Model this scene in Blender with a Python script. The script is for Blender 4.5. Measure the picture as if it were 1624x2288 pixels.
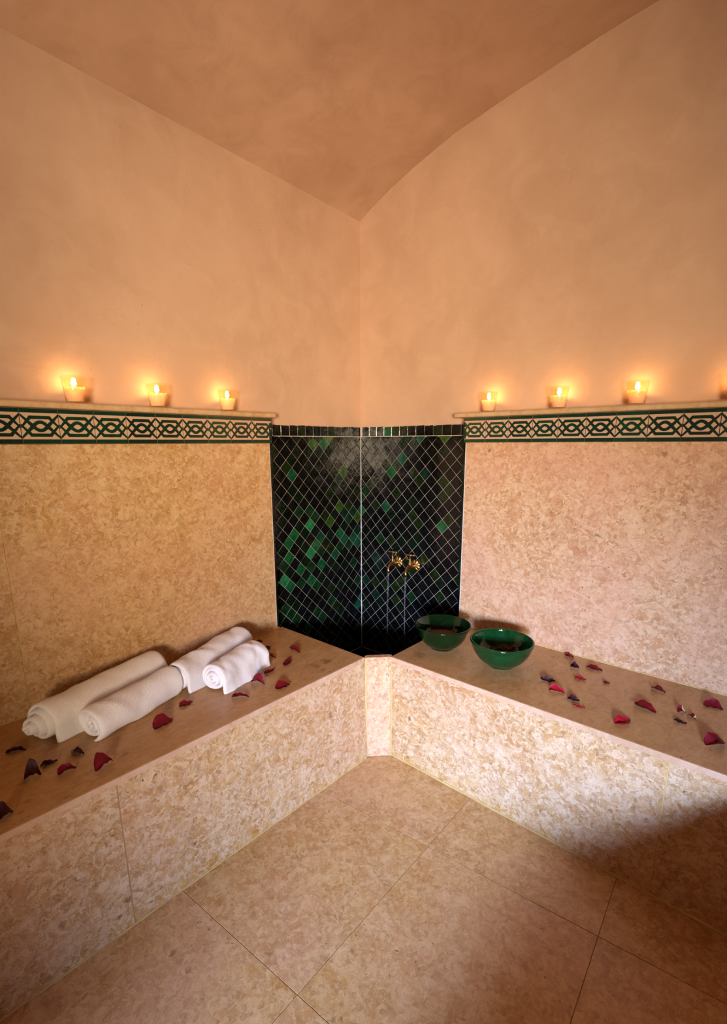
import bpy, bmesh, math, random
from mathutils import Vector, Matrix
import numpy as np

for o in list(bpy.data.objects):
    bpy.data.objects.remove(o, do_unlink=True)
scene = bpy.context.scene
C = scene.collection

# ------------------------------------------------------------------ camera
# x = 0 .. : the room corner is at (-1.82, 2.04); left wall runs along -y, right wall along +x
FPX, CXP, CYP = 1097.382, 812.0, 1226.467
PITCH, ROLL, AZ, CAMH = 0.2127889, -0.0039171, 0.7239878, 1.3
_ex = np.array([math.cos(AZ), -math.sin(AZ), 0]); _ey = np.array([math.sin(AZ), math.cos(AZ), 0])
_M = np.array([_ex, _ey, [0, 0, 1.0]])
_F = np.array([0, math.cos(PITCH), -math.sin(PITCH)]); _R = np.array([1.0, 0, 0]); _U = np.cross(_R, _F)
_c, _s = math.cos(ROLL), math.sin(ROLL)
_R2, _U2 = _c * _R + _s * _U, -_s * _R + _c * _U
FW, RW, UW = _M @ _F, _M @ _R2, _M @ _U2
CAM = np.array([0, 0, CAMH])

def hit(u, v, ax, val):
    """photo pixel -> point on the plane coordinate[ax] == val"""
    d = FW + RW * (u - CXP) / FPX - UW * (v - CYP) / FPX
    p = CAM + d * ((val - CAM[ax]) / d[ax])
    return Vector((float(p[0]), float(p[1]), float(p[2])))

cd = bpy.data.cameras.new('camera'); cam = bpy.data.objects.new('camera', cd); C.objects.link(cam)
cd.sensor_fit = 'HORIZONTAL'; cd.sensor_width = 36.0
cd.lens = FPX * 36.0 / 1624.0
cd.shift_x = 0.0; cd.shift_y = (CYP - 1144.0) / 1624.0
cd.clip_start = 0.02
m = Matrix.Identity(4)
for i in range(3):
    m[i][0] = RW[i]; m[i][1] = UW[i]; m[i][2] = -FW[i]; m[i][3] = CAM[i]
cam.matrix_world = m
scene.camera = cam

# ------------------------------------------------------------------ light and exposure
vs = scene.view_settings
vs.view_transform = 'Standard'; vs.look = 'None'; vs.gamma = 1.0; vs.use_curve_mapping = False
vs.exposure = -0.08
w = bpy.data.worlds.new('world'); scene.world = w; w.use_nodes = True
w.node_tree.nodes['Background'].inputs[0].default_value = (0.35, 0.45, 0.7, 1)
w.node_tree.nodes['Background'].inputs[1].default_value = 0.12

def area(name, loc, target, sx, sy, power, col, spread=180):
    l = bpy.data.lights.new(name, 'AREA'); l.shape = 'RECTANGLE'; l.size = sx; l.size_y = sy
    l.energy = power; l.color = col; l.spread = math.radians(spread)
    o = bpy.data.objects.new(name, l); C.objects.link(o)
    o.location = loc
    o.rotation_euler = (Vector(target) - Vector(loc)).to_track_quat('-Z', 'Y').to_euler()
    return o
# daylight entering by the doorway in the wall behind the camera
area('doorway_daylight', (1.10, -1.90, 1.25), (-0.56, 1.10, -0.02), 0.42, 0.45, 33, (0.45, 0.62, 1.0), 45)
# added warm fill behind the camera; narrow spread dims the outer walls
area('warm_fill_light', (1.35, -1.55, 1.20), (-1.75, 1.90, 1.58), 0.70, 0.60, 22, (1.0, 0.775, 0.50), 52)

# ------------------------------------------------------------------ helpers
def link(o, parent=None):
    C.objects.link(o)
    if parent is not None: o.parent = parent
    return o

def mesh_obj(name, me, mat=None, parent=None, loc=None):
    o = bpy.data.objects.new(name, me)
    link(o, parent)
    if loc is not None: o.location = loc
    if mat is not None:
        if len(me.materials) == 0: me.materials.append(mat)
        elif me.materials[0] is not mat:
            o.material_slots[0].link = 'OBJECT'; o.material_slots[0].material = mat
    return o

def bm_obj(name, bm, mat, parent=None, smooth=False, loc=None):
    me = bpy.data.meshes.new(name)
    bmesh.ops.recalc_face_normals(bm, faces=bm.faces)
    bm.to_mesh(me); bm.free()
    if smooth:
        for p in me.polygons: p.use_smooth = True
    return mesh_obj(name, me, mat, parent, loc)

def thing(name, label, cat, loc=(0, 0, 0), group=None):
    o = bpy.data.objects.new(name, None); o.empty_display_size = 0.05
    link(o); o.location = loc; tag(o, label, cat, group)
    return o

def tag(o, label, cat=None, group=None):
    o['label'] = label
    if cat: o['category'] = cat
    if group: o['group'] = group
    return o

def struct(o):
    o['kind'] = 'structure'; return o

def add_box(bm, lo, hi):
    r = bmesh.ops.create_cube(bm, size=1)
    for v in r['verts']:
        v.co = Vector([(lo[i] + hi[i]) / 2 + v.co[i] * (hi[i] - lo[i]) for i in range(3)])
    return r['verts']

def add_hex(bm, bot, top):
    """box-like solid from four bottom and four top points (same winding)"""
    b = [bm.verts.new(p) for p in bot]; t = [bm.verts.new(p) for p in top]
    n = len(b)
    bm.faces.new(b[::-1]); bm.faces.new(t)
    for i in range(n): bm.faces.new([b[i], b[(i + 1) % n], t[(i + 1) % n], t[i]])

def bevel(bm, w, seg=1):
    bmesh.ops.recalc_face_normals(bm, faces=bm.faces)
    bmesh.ops.bevel(bm, geom=list(bm.edges), offset=w, segments=seg, affect='EDGES', profile=0.5)

def add_lathe(bm, prof, n=48, axis='Z', center=(0, 0, 0), closed_ends=True):
    """prof: list of (r, h)"""
    rings = []
    for r, h in prof:
        if r < 1e-6:
            rings.append([bm.verts.new((0, 0, h))])
        else:
            rings.append([bm.verts.new((r * math.cos(2 * math.pi * k / n), r * math.sin(2 * math.pi * k / n), h)) for k in range(n)])
    fs = []
    for a, b in zip(rings[:-1], rings[1:]):
        for k in range(n):
            k2 = (k + 1) % n
            if len(a) == 1 and len(b) == 1: continue
            if len(a) == 1: bm.faces.new([a[0], b[k], b[k2]])
            elif len(b) == 1: bm.faces.new([a[k], a[k2], b[0]])
            else: bm.faces.new([a[k], a[k2], b[k2], b[k]])
    vs_ = [v for r in rings for v in r]
    R = {'Z': Matrix.Identity(3), 'Y': Matrix(((1, 0, 0), (0, 0, 1), (0, 1, 0))), 'X': Matrix(((0, 0, 1), (0, 1, 0), (1, 0, 0)))}[axis]
    for v in vs_: v.co = R @ v.co + Vector(center)
    return vs_

def add_tube(bm, pts, rad, n=12, cap=True):
    pts = [Vector(p) for p in pts]
    if not isinstance(rad, (list, tuple)): rad = [rad] * len(pts)
    rings = []; up = Vector((0.13, 0.31, 0.94))
    for i, p in enumerate(pts):
        t = (pts[min(i + 1, len(pts) - 1)] - pts[max(i - 1, 0)]).normalized()
        a = t.cross(up); a = a.normalized() if a.length > 1e-4 else Vector((1, 0, 0)); b = t.cross(a)
        rings.append([bm.verts.new(p + (a * math.cos(2 * math.pi * k / n) + b * math.sin(2 * math.pi * k / n)) * rad[i]) for k in range(n)])
    for A, B in zip(rings[:-1], rings[1:]):
        for k in range(n): bm.faces.new([A[k], A[(k + 1) % n], B[(k + 1) % n], B[k]])
    if cap: bm.faces.new(rings[0][::-1]); bm.faces.new(rings[-1])

# ------------------------------------------------------------------ materials
class NT:
    def __init__(s, name):
        s.m = bpy.data.materials.new(name); s.m.use_nodes = True
        s.t = s.m.node_tree; s.t.nodes.clear()
        s.out = s.n('ShaderNodeOutputMaterial')
    def n(s, typ, **kw):
        nd = s.t.nodes.new(typ)
        for k, v in kw.items(): setattr(nd, k, v)
        return nd
    def set(s, sock, val):
        if isinstance(val, bpy.types.NodeSocket): s.t.links.new(val, sock)
        elif val is not None:
            if isinstance(val, tuple) and len(val) == 3 and sock.type == 'RGBA': val = (*val, 1)
            sock.default_value = val
    def math(s, op, a, b=None, clamp=False):
        nd = s.n('ShaderNodeMath', operation=op, use_clamp=clamp); s.set(nd.inputs[0], a)
        if b is not None: s.set(nd.inputs[1], b)
        return nd.outputs[0]
    def vmath(s, op, a, b=None, scale=None):
        nd = s.n('ShaderNodeVectorMath', operation=op); s.set(nd.inputs[0], a)
        if b is not None: s.set(nd.inputs[1], b)
        if scale is not None: s.set(nd.inputs['Scale'], scale)
        return nd.outputs[0]
    def noise(s, vec, scale, detail=4, rough=0.55, dist=0.0, out='Fac'):
        nd = s.n('ShaderNodeTexNoise'); s.set(nd.inputs['Vector'], vec); nd.inputs['Scale'].default_value = scale
        nd.inputs['Detail'].default_value = detail; nd.inputs['Roughness'].default_value = rough; nd.inputs['Distortion'].default_value = dist
        return nd.outputs[out]
    def vor(s, vec, scale, feature='F1', out='Distance', rand=1.0):
        nd = s.n('ShaderNodeTexVoronoi', feature=feature); s.set(nd.inputs['Vector'], vec); nd.inputs['Scale'].default_value = scale
        nd.inputs['Randomness'].default_value = rand
        return nd.outputs[out]
    def ramp(s, fac, stops, interp='LINEAR'):
        nd = s.n('ShaderNodeValToRGB'); s.set(nd.inputs[0], fac); cr = nd.color_ramp; cr.interpolation = interp
        while len(cr.elements) < len(stops): cr.elements.new(0.5)
        for e, (p, c) in zip(cr.elements, stops):
            e.position = p; e.color = (c, c, c, 1) if isinstance(c, (int, float)) else (*c, 1)
        return nd.outputs[0]
    def mix(s, fac, a, b, blend='MIX'):
        nd = s.n('ShaderNodeMix', data_type='RGBA', blend_type=blend); s.set(nd.inputs[0], fac)
        s.set(nd.inputs[6], a); s.set(nd.inputs[7], b); return nd.outputs[2]
    def bump(s, h, dist, strength=1.0, normal=None):
        nd = s.n('ShaderNodeBump'); s.set(nd.inputs['Height'], h); nd.inputs['Distance'].default_value = dist; nd.inputs['Strength'].default_value = strength
        if normal is not None: s.set(nd.inputs['Normal'], normal)
        return nd.outputs[0]
    def bsdf(s, **kw):
        nd = s.n('ShaderNodeBsdfPrincipled')
        for k, v in kw.items(): s.set(nd.inputs[k.replace('_', ' ')], v)
        s.t.links.new(nd.outputs[0], s.out.inputs[0]); return nd
    def pos(s, offset=True):
        p = s.n('ShaderNodeNewGeometry').outputs['Position']
        if offset:
            r = s.n('ShaderNodeObjectInfo').outputs['Random']
            cx = s.n('ShaderNodeCombineXYZ'); s.set(cx.inputs[0], s.math('MULTIPLY', r, 17.3)); s.set(cx.inputs[1], s.math('MULTIPLY', r, 31.7)); s.set(cx.inputs[2], s.math('MULTIPLY', r, 7.9))
            p = s.vmath('ADD', p, cx.outputs[0])
        return p

def mat_stone(name, tan, cream, pale, brown, rough=0.42, flake=0.5, pits=1.0, swirl=0.5, stretch=None, pink=0.35, scale=1.0, ochre=0.45, foot=False, stains=None):
    t = NT(name); p = t.pos()
    if stretch:
        mp = t.n('ShaderNodeMapping'); t.set(mp.inputs['Vector'], p); mp.inputs['Scale'].default_value = stretch; p = mp.outputs[0]
    # warped coordinates give the shelly, swirling look
    wv = t.noise(p, 16 * scale, 3, 0.6, out='Color')
    wp = t.vmath('ADD', p, t.vmath('SCALE', t.vmath('SUBTRACT', wv, (0.5, 0.5, 0.5)), scale=0.055))
    wv2 = t.noise(p, 75 * scale, 2, 0.6, out='Color')
    wp2 = t.vmath('ADD', wp, t.vmath('SCALE', t.vmath('SUBTRACT', wv2, (0.5, 0.5, 0.5)), scale=0.016))
    big = t.noise(p, 3.2 * scale, 5, 0.6)
    col = t.mix(t.ramp(big, [(0.36, 0), (0.64, 1)]), tan, cream)
    mid = t.noise(wp, 20 * scale, 6, 0.66)
    col = t.mix(t.ramp(mid, [(0.42, 0), (0.66, 0.65)]), col, pale)
    col = t.mix(t.ramp(t.noise(wp, 34 * scale, 6, 0.72, 0.4), [(0.50, 0), (0.70, 0.62)]), col, brown)
    # larger pale and ochre zones
    zp = t.noise(t.vmath('ADD', wp, (3.3, 8.1, 5.9)), 8.5 * scale, 5, 0.62)
    col = t.mix(t.ramp(zp, [(0.52, 0), (0.70, 0.6)]), col, pale)
    zo = t.noise(t.vmath('ADD', wp, (7.7, 1.4, 2.6)), 6.0 * scale, 5, 0.66)
    col = t.mix(t.math('MULTIPLY', t.ramp(zo, [(0.50, 0), (0.70, 1)]), ochre), col, (0.50, 0.235, 0.050))
    if foot:
        sz = t.n('ShaderNodeSeparateXYZ'); t.set(sz.inputs[0], t.pos(False))
        fz = t.math('SUBTRACT', sz.outputs[2], t.math('MULTIPLY', t.noise(p, 14, 4), 0.09))
        col = t.mix(t.math('MULTIPLY', t.ramp(t.math('ADD', fz, 0.5), [(0.455, 1), (0.505, 0)]), 0.7), col, (0.52, 0.29, 0.06))
    for (sx, sy, sr, amt) in (stains or []):
        q = t.vmath('ADD', t.pos(False), t.vmath('SCALE', t.vmath('SUBTRACT', t.noise(t.pos(False), 22, 4, 0.65, out='Color'), (0.5, 0.5, 0.5)), scale=0.09))
        dn = t.n('ShaderNodeVectorMath', operation='DISTANCE'); t.set(dn.inputs[0], t.vmath('MULTIPLY', q, (1, 1, 0))); dn.inputs[1].default_value = (sx, sy, 0)
        col = t.mix(t.math('MULTIPLY', t.ramp(t.math('DIVIDE', dn.outputs['Value'], sr * 2), [(0.25, 1), (0.5, 0)]), amt), col, (0.13, 0.06, 0.018))
    # shell fragments
    cell = t.vor(wp2, 88 * scale, out='Color'); sp = t.n('ShaderNodeSeparateColor'); t.set(sp.inputs[0], cell)
    col = t.mix(t.math('MULTIPLY', t.ramp(sp.outputs[0], [(0.62, 0), (0.8, 1)]), flake), col, pale)
    col = t.mix(t.math('MULTIPLY', t.ramp(sp.outputs[1], [(0.70, 0), (0.9, 1)]), flake * 0.8), col, brown)
    # thin curled shell lines
    sw = t.noise(wp2, 36 * scale, 3, 0.55, 1.4)
    line = t.ramp(sw, [(0.455, 0), (0.475, 1), (0.492, 1), (0.512, 0)])
    col = t.mix(t.math('MULTIPLY', line, swirl), col, pale)
    sw2 = t.noise(t.vmath('ADD', wp2, (4.1, 2.2, 9.4)), 48 * scale, 3, 0.55, 1.2)
    line2 = t.ramp(sw2, [(0.47, 0), (0.485, 1), (0.495, 1), (0.51, 0)])
    col = t.mix(t.math('MULTIPLY', line2, swirl * 0.7), col, brown)
    pk = t.ramp(t.noise(t.vmath('ADD', p, (9.2, 3.1, 1.7)), 2.6, 3, 0.5), [(0.45, 0), (0.72, 1)])
    col = t.mix(t.math('MULTIPLY', pk, pink), col, (0.66, 0.36, 0.26))
    # pits
    mpp = t.n('ShaderNodeMapping'); t.set(mpp.inputs['Vector'], wp2); mpp.inputs['Scale'].default_value = (1, 1, 1.9); mpp.inputs['Rotation'].default_value = (0.4, 0.5, 0.3)
    pv = t.vor(mpp.outputs[0], 58 * scale); pc = t.vor(mpp.outputs[0], 58 * scale, out='Color')
    sp2 = t.n('ShaderNodeSeparateColor'); t.set(sp2.inputs[0], pc)
    pit = t.math('MULTIPLY', t.ramp(pv, [(0.12, 1), (0.24, 0)]), t.ramp(sp2.outputs[2], [(0.72, 0), (0.92, 1)]))
    pm = t.ramp(t.noise(p, 4.5, 2), [(0.42, 0.15), (0.62, 1)])
    pit = t.math('MULTIPLY', t.math('MULTIPLY', pit, pm), pits)
    bv = t.vor(wp2, 26 * scale); bc = t.vor(wp2, 26 * scale, out='Color'); sp3 = t.n('ShaderNodeSeparateColor'); t.set(sp3.inputs[0], bc)
    blot = t.math('MULTIPLY', t.ramp(bv, [(0.14, 1), (0.27, 0)]), t.ramp(sp3.outputs[0], [(0.80, 0), (0.93, 1)]))
    blot = t.math('MULTIPLY', t.math('MULTIPLY', blot, t.ramp(t.noise(p, 3.4, 2), [(0.45, 0.1), (0.6, 1)])), 0.75 * pits)
    col = t.mix(blot, col, (0.19, 0.095, 0.035))
    col = t.mix(pit, col, (0.10, 0.055, 0.03))
    h = t.math('SUBTRACT', t.math('MULTIPLY', mid, 0.5), pit)
    b = t.bsdf(Base_Color=col, Roughness=t.math('ADD', t.math('MULTIPLY', mid, 0.2), rough - 0.1), Normal=t.bump(h, 0.0012, 0.5))
    return t.m

TAN, CREAM, PALE, BROWN = (0.44, 0.235, 0.085), (0.56, 0.335, 0.145), (0.70, 0.50, 0.30), (0.26, 0.13, 0.045)
M_PANEL = mat_stone('shell_limestone_panel', TAN, CREAM, PALE, (0.30, 0.145, 0.045), 0.5, 0.55, 0.9, 0.6)
M_PANELR = mat_stone('pink_shell_limestone', (0.48, 0.235, 0.10), (0.60, 0.345, 0.17), (0.74, 0.53, 0.34), (0.32, 0.15, 0.06), 0.5, 0.6, 1.0, 0.65, pink=0.55, ochre=0.3)
M_RISER = mat_stone('shell_limestone_riser', (0.45, 0.235, 0.076), (0.56, 0.345, 0.15), (0.71, 0.54, 0.37), (0.28, 0.125, 0.036), 0.42, 0.6, 1.0, 0.65, pink=0.2, foot=True)
STAINS = [(*hit(728, 1477, 2, 0.4527)[:2], 0.030, 0.75), (*hit(700, 1490, 2, 0.4527)[:2], 0.022, 0.45), (*hit(935, 1463, 2, 0.4527)[:2], 0.030, 0.5), (*hit(280, 1690, 2, 0.4527)[:2], 0.016, 0.5)]
M_BENCH = mat_stone('honed_limestone_bench', (0.44, 0.22, 0.068), (0.51, 0.27, 0.093), (0.61, 0.36, 0.155), (0.28, 0.13, 0.038), 0.36, 0.22, 0.9, 0.3, pink=0.2, ochre=0.3, stretch=(1.5, 0.8, 1), stains=STAINS)
M_FLOOR = mat_stone('limestone_floor', (0.45, 0.215, 0.065), (0.55, 0.295, 0.10), (0.70, 0.45, 0.22), (0.29, 0.13, 0.038), 0.4, 0.45, 0.9, 0.5, pink=0.25)

M_LIT_EDGE = mat_stone('lit_edge_pale_pink', (0.54, 0.33, 0.20), (0.60, 0.39, 0.25), (0.66, 0.47, 0.34), (0.42, 0.22, 0.12), 0.42, 0.2, 0.4, 0.2, pink=0.2, ochre=0.15)  # lighter tone of the slab front facing the light, put into the colour

def mat_plaster(name, a, b, c):
    t = NT(name); p = t.pos(False)
    n1 = t.noise(p, 1.6, 5, 0.6, 0.4); n2 = t.noise(p, 7, 5, 0.62, 0.6); n3 = t.noise(p, 55, 4, 0.6)
    col = t.mix(t.ramp(n1, [(0.35, 0), (0.68, 1)]), a, b)
    col = t.mix(t.math('MULTIPLY', t.ramp(n2, [(0.45, 0), (0.72, 1)]), 0.45), col, c)
    sv = t.vor(p, 16); sc = t.vor(p, 16, out='Color'); s2 = t.n('ShaderNodeSeparateColor'); t.set(s2.inputs[0], sc)
    spk = t.math('MULTIPLY', t.ramp(sv, [(0.02, 1), (0.035, 0)]), t.ramp(s2.outputs[0], [(0.86, 0), (0.9, 0.8)]))
    col = t.mix(spk, col, (0.2, 0.1, 0.05))
    wq = t.vmath('ADD', p, t.vmath('SCALE', t.vmath('SUBTRACT', t.noise(p, 3.0, 4, 0.6, out='Color'), (0.5, 0.5, 0.5)), scale=0.5))
    ck = t.math('MULTIPLY', t.ramp(t.vor(wq, 1.3, feature='DISTANCE_TO_EDGE'), [(0.0, 1), (0.004, 0)]), t.ramp(t.noise(p, 2.2, 2), [(0.55, 0), (0.68, 0.16)]))
    col = t.mix(ck, col, (0.30, 0.16, 0.09))
    h = t.math('SUBTRACT', t.math('ADD', t.math('MULTIPLY', n2, 0.7), t.math('MULTIPLY', n3, 0.12)), t.math('MULTIPLY', ck, 0.15))
    t.bsdf(Base_Color=col, Roughness=0.62, Normal=t.bump(h, 0.008, 0.45))
    return t.m
M_PLASTER = mat_plaster('tadelakt_plaster', (0.52, 0.335, 0.235), (0.62, 0.415, 0.30), (0.68, 0.475, 0.355))
M_CEIL = mat_plaster('tadelakt_ceiling', (0.50, 0.315, 0.215), (0.64, 0.425, 0.31), (0.41, 0.24, 0.155))

def mat_tile(name, col, rough=0.09, var=0.5):
    t = NT(name); p = t.pos()
    n = t.noise(p, 34, 4, 0.6)
    c2 = tuple(min(1, x * (1 + var) + 0.003) for x in col); c1 = tuple(x * (1 - var * 0.6) for x in col)
    cc = t.mix(t.ramp(n, [(0.35, 0), (0.68, 1)]), c1, c2)
    t.bsdf(Base_Color=cc, Roughness=t.ramp(t.noise(p, 60, 3), [(0.4, rough), (0.7, rough + 0.10)]), Normal=t.bump(t.noise(p, 45, 2), 0.0015, 0.35), Specular_IOR_Level=0.32)
    return t.m
TM = {'K': mat_tile('zellige_black', (0.0022, 0.0028, 0.0027)), 'D': mat_tile('zellige_dark_green', (0.0022, 0.0075, 0.0032)),
      'd': mat_tile('zellige_deep_green', (0.0035, 0.023, 0.007)), 'G': mat_tile('zellige_green', (0.0055, 0.068, 0.020)),
      'B': mat_tile('zellige_bright_green', (0.013, 0.145, 0.048)), 'T': mat_tile('zellige_teal', (0.005, 0.052, 0.026)),
      't': mat_tile('zellige_dark_teal', (0.003, 0.016, 0.010)), 'O': mat_tile('zellige_olive', (0.022, 0.062, 0.006)),
      'o': mat_tile('zellige_dark_olive', (0.006, 0.014, 0.003))}

def mat_simple(name, col, rough=0.6, nscale=40, var=0.12, bumpd=0.0, **kw):
    t = NT(name); p = t.pos(False)
    n = t.noise(p, nscale, 4)
    cc = t.mix(n, tuple(x * (1 - var) for x in col), tuple(min(1, x * (1 + var)) for x in col))
    a = dict(Base_Color=cc, Roughness=rough, **kw)
    if bumpd: a['Normal'] = t.bump(n, bumpd, 0.5)
    t.bsdf(**a); return t.m
M_GROUT = mat_simple('tile_grout', (0.60, 0.50, 0.45), 0.85, 60, 0.3, 0.001)
M_LIME = mat_simple('limescale_grout', (0.62, 0.60, 0.62), 0.7, 70, 0.25, 0.002)
M_JOINT = mat_simple('stone_joint', (0.36, 0.215, 0.10), 0.8, 12, 0.35)
M_JOINTY = mat_simple('yellow_joint_mortar', (0.58, 0.39, 0.15), 0.7, 50, 0.25)
M_LEDGE = mat_stone('limestone_ledge', (0.50, 0.32, 0.15), (0.58, 0.39, 0.21), (0.66, 0.48, 0.30), (0.32, 0.19, 0.08), 0.5, 0.2, 0.6, 0.2, pink=0.1)
M_BISQUE = mat_simple('scraped_tile_bisque', (0.56, 0.36, 0.25), 0.7, 90, 0.16, 0.0008)
def mat_glaze():
    t = NT('border_green_glaze'); p = t.pos()
    r = t.n('ShaderNodeObjectInfo').outputs['Random']
    base = t.mix(r, (0.006, 0.022, 0.014), (0.008, 0.050, 0.024))
    n = t.noise(p, 50, 4)
    col = t.mix(t.ramp(n, [(0.4, 0), (0.7, 0.5)]), base, (0.004, 0.014, 0.010))
    t.bsdf(Base_Color=col, Roughness=0.22, Normal=t.bump(n, 0.0008, 0.3)); return t.m
M_GLAZE = mat_glaze()

def mat_bowl(name, a, b, c):
    t = NT(name); p = t.pos()
    n = t.noise(p, 14, 4, 0.6, 0.8); n2 = t.noise(p, 60, 3, 0.6, 2.5)
    col = t.mix(t.ramp(n, [(0.35, 0), (0.68, 1)]), a, b)
    col = t.mix(t.math('MULTIPLY', t.ramp(n2, [(0.47, 0), (0.495, 1), (0.52, 0)]), 0.35), col, c)
    t.bsdf(Base_Color=col, Roughness=0.06, Specular_IOR_Level=0.45, Normal=t.bump(n, 0.003, 0.12)); return t.m
M_BOWL = [mat_bowl('glazed_green_earthenware', (0.0012, 0.008, 0.002), (0.002, 0.020, 0.004), (0.008, 0.04, 0.010)),
          mat_bowl('glazed_bright_green_earthenware', (0.0015, 0.024, 0.006), (0.003, 0.045, 0.011), (0.02, 0.11, 0.035))]
M_BRASS = mat_simple('aged_brass', (0.50, 0.30, 0.095), 0.34, 120, 0.3, 0.0005, Metallic=1.0)

def mat_towel():
    t = NT('white_terry_cotton'); p = t.pos()
    wv = t.n('ShaderNodeTexCoord').outputs['UV']
    mp = t.n('ShaderNodeMapping'); t.set(mp.inputs['Vector'], wv); mp.inputs['Scale'].default_value = (1, 1, 1)
    s = t.n('ShaderNodeSeparateXYZ'); t.set(s.inputs[0], mp.outputs[0])
    wx = t.math('SINE', t.math('MULTIPLY', s.outputs[0], 1150.0)); wy = t.math('SINE', t.math('MULTIPLY', s.outputs[1], 1150.0))
    weave = t.math('MULTIPLY', wx, wy)
    n = t.noise(p, 420, 3, 0.7); n2 = t.noise(p, 26, 4, 0.6)
    col = t.mix(n, (0.88, 0.86, 0.90), (0.94, 0.92, 0.97))
    h = t.math('ADD', t.math('MULTIPLY', weave, 0.25), t.math('ADD', t.math('MULTIPLY', n, 0.8), t.math('MULTIPLY', n2, 2.0)))
    t.bsdf(Base_Color=col, Roughness=0.95, Sheen_Weight=0.25, Sheen_Roughness=0.5, Normal=t.bump(h, 0.0022, 0.6)); return t.m
M_TOWEL = mat_towel()

def mat_petal(name, a, b):
    t = NT(name); p = t.pos()
    n = t.noise(p, 60, 4)
    col = t.mix(n, a, b)
    t.bsdf(Base_Color=col, Roughness=0.55, Specular_IOR_Level=0.25, Normal=t.bump(t.noise(p, 130, 3), 0.001, 0.4)); return t.m
M_PETAL = {'d': mat_petal('rose_petal_dark', (0.022, 0.0010, 0.003), (0.045, 0.002, 0.006)), 'm': mat_petal('rose_petal_crimson', (0.11, 0.0015, 0.006), (0.19, 0.003, 0.010)),
           'b': mat_petal('rose_petal_red', (0.26, 0.003, 0.012), (0.42, 0.007, 0.020)), 'w': mat_petal('petal_pale_base', (0.55, 0.52, 0.16), (0.70, 0.66, 0.34))}

def mat_glass():
    t = NT('candle_glass'); tr = t.n('ShaderNodeBsdfTransparent'); tr.inputs[0].default_value = (1.0, 0.96, 0.90, 1)
    gl = t.n('ShaderNodeBsdfGlossy'); gl.inputs['Roughness'].default_value = 0.03
    ge = t.n('ShaderNodeNewGeometry'); dp = t.n('ShaderNodeVectorMath', operation='DOT_PRODUCT'); t.set(dp.inputs[0], ge.outputs['Normal']); t.set(dp.inputs[1], ge.outputs['Incoming'])
    sch = t.math('ADD', t.math('MULTIPLY', t.math('POWER', t.math('SUBTRACT', 1.0, t.math('ABSOLUTE', dp.outputs['Value'])), 5.0), 0.9), 0.035)
    p = t.pos(False); t.set(gl.inputs['Color'], t.mix(t.noise(p, 30), (0.9, 0.9, 0.9), (1, 1, 1)))
    mx = t.n('ShaderNodeMixShader'); t.set(mx.inputs[0], sch); t.t.links.new(tr.outputs[0], mx.inputs[1]); t.t.links.new(gl.outputs[0], mx.inputs[2])
    t.t.links.new(mx.outputs[0], t.out.inputs[0]); return t.m
M_GLASS = mat_glass()
def mat_water():
    t = NT('running_water'); tr = t.n('ShaderNodeBsdfTransparent'); tr.inputs[0].default_value = (0.93, 0.95, 1.0, 1)
    gl = t.n('ShaderNodeBsdfGlossy'); gl.inputs['Roughness'].default_value = 0.08
    p = t.pos(False); n = t.noise(p, 220, 3, 0.6)
    t.set(gl.inputs['Normal'], t.bump(n, 0.004, 0.8))
    df = t.n('ShaderNodeBsdfDiffuse'); df.inputs[0].default_value = (0.75, 0.8, 0.9, 1)
    m1 = t.n('ShaderNodeMixShader'); t.set(m1.inputs[0], t.ramp(n, [(0.45, 0.01), (0.7, 0.14)])); t.t.links.new(tr.outputs[0], m1.inputs[1]); t.t.links.new(df.outputs[0], m1.inputs[2])
    fr = t.n('ShaderNodeFresnel'); fr.inputs[0].default_value = 1.33
    m2 = t.n('ShaderNodeMixShader'); t.set(m2.inputs[0], fr.outputs[0]); t.t.links.new(m1.outputs[0], m2.inputs[1]); t.t.links.new(gl.outputs[0], m2.inputs[2])
    t.t.links.new(m2.outputs[0], t.out.inputs[0]); return t.m
M_WATER = mat_water()
def mat_wax():
    t = NT('candle_wax'); p = t.pos(False)
    t.bsdf(Base_Color=t.mix(t.noise(p, 40), (0.86, 0.68, 0.50), (0.92, 0.76, 0.58)), Roughness=0.45, Subsurface_Weight=1.0, Subsurface_Radius=(0.05, 0.025, 0.010), Subsurface_Scale=1.0)
    return t.m
M_WAX = mat_wax()
def mat_flame():
    t = NT('candle_flame'); e = t.n('ShaderNodeEmission'); p = t.n('ShaderNodeTexCoord').outputs['Generated']
    s = t.n('ShaderNodeSeparateXYZ'); t.set(s.inputs[0], p)
    t.set(e.inputs[0], t.ramp(s.outputs[2], [(0.0, (1.0, 0.50, 0.16)), (0.5, (1.0, 0.58, 0.20)), (1.0, (1.0, 0.48, 0.12))]))
    e.inputs[1].default_value = FLAME
    t.t.links.new(e.outputs[0], t.out.inputs[0]); return t.m
FLAME = 130.0
M_FLAME = mat_flame()
M_WICK = mat_simple('burnt_wick', (0.02, 0.012, 0.008), 0.9)

# ------------------------------------------------------------------ key dimensions (metres)
WX, WY = -1.8177, 2.0369          # plaster / tile wall planes
PX, PY = -1.7427, 1.9619          # faces of the stone wainscot
PEL, PER = 1.3715, -1.1415        # where the wainscot stops beside the tiled corner
ZB = 0.4527                       # bench top
ZP, ZBT = 1.2995, 1.4050          # wainscot top, border tile top
ZL = 1.4250                       # ledge top
BLX, BRY = -1.2235, 1.4625        # bench front edges
BEL, BER = 1.3860, -1.1460        # bench ends at the basin
SOUTH, EAST = -1.15, 2.60

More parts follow.
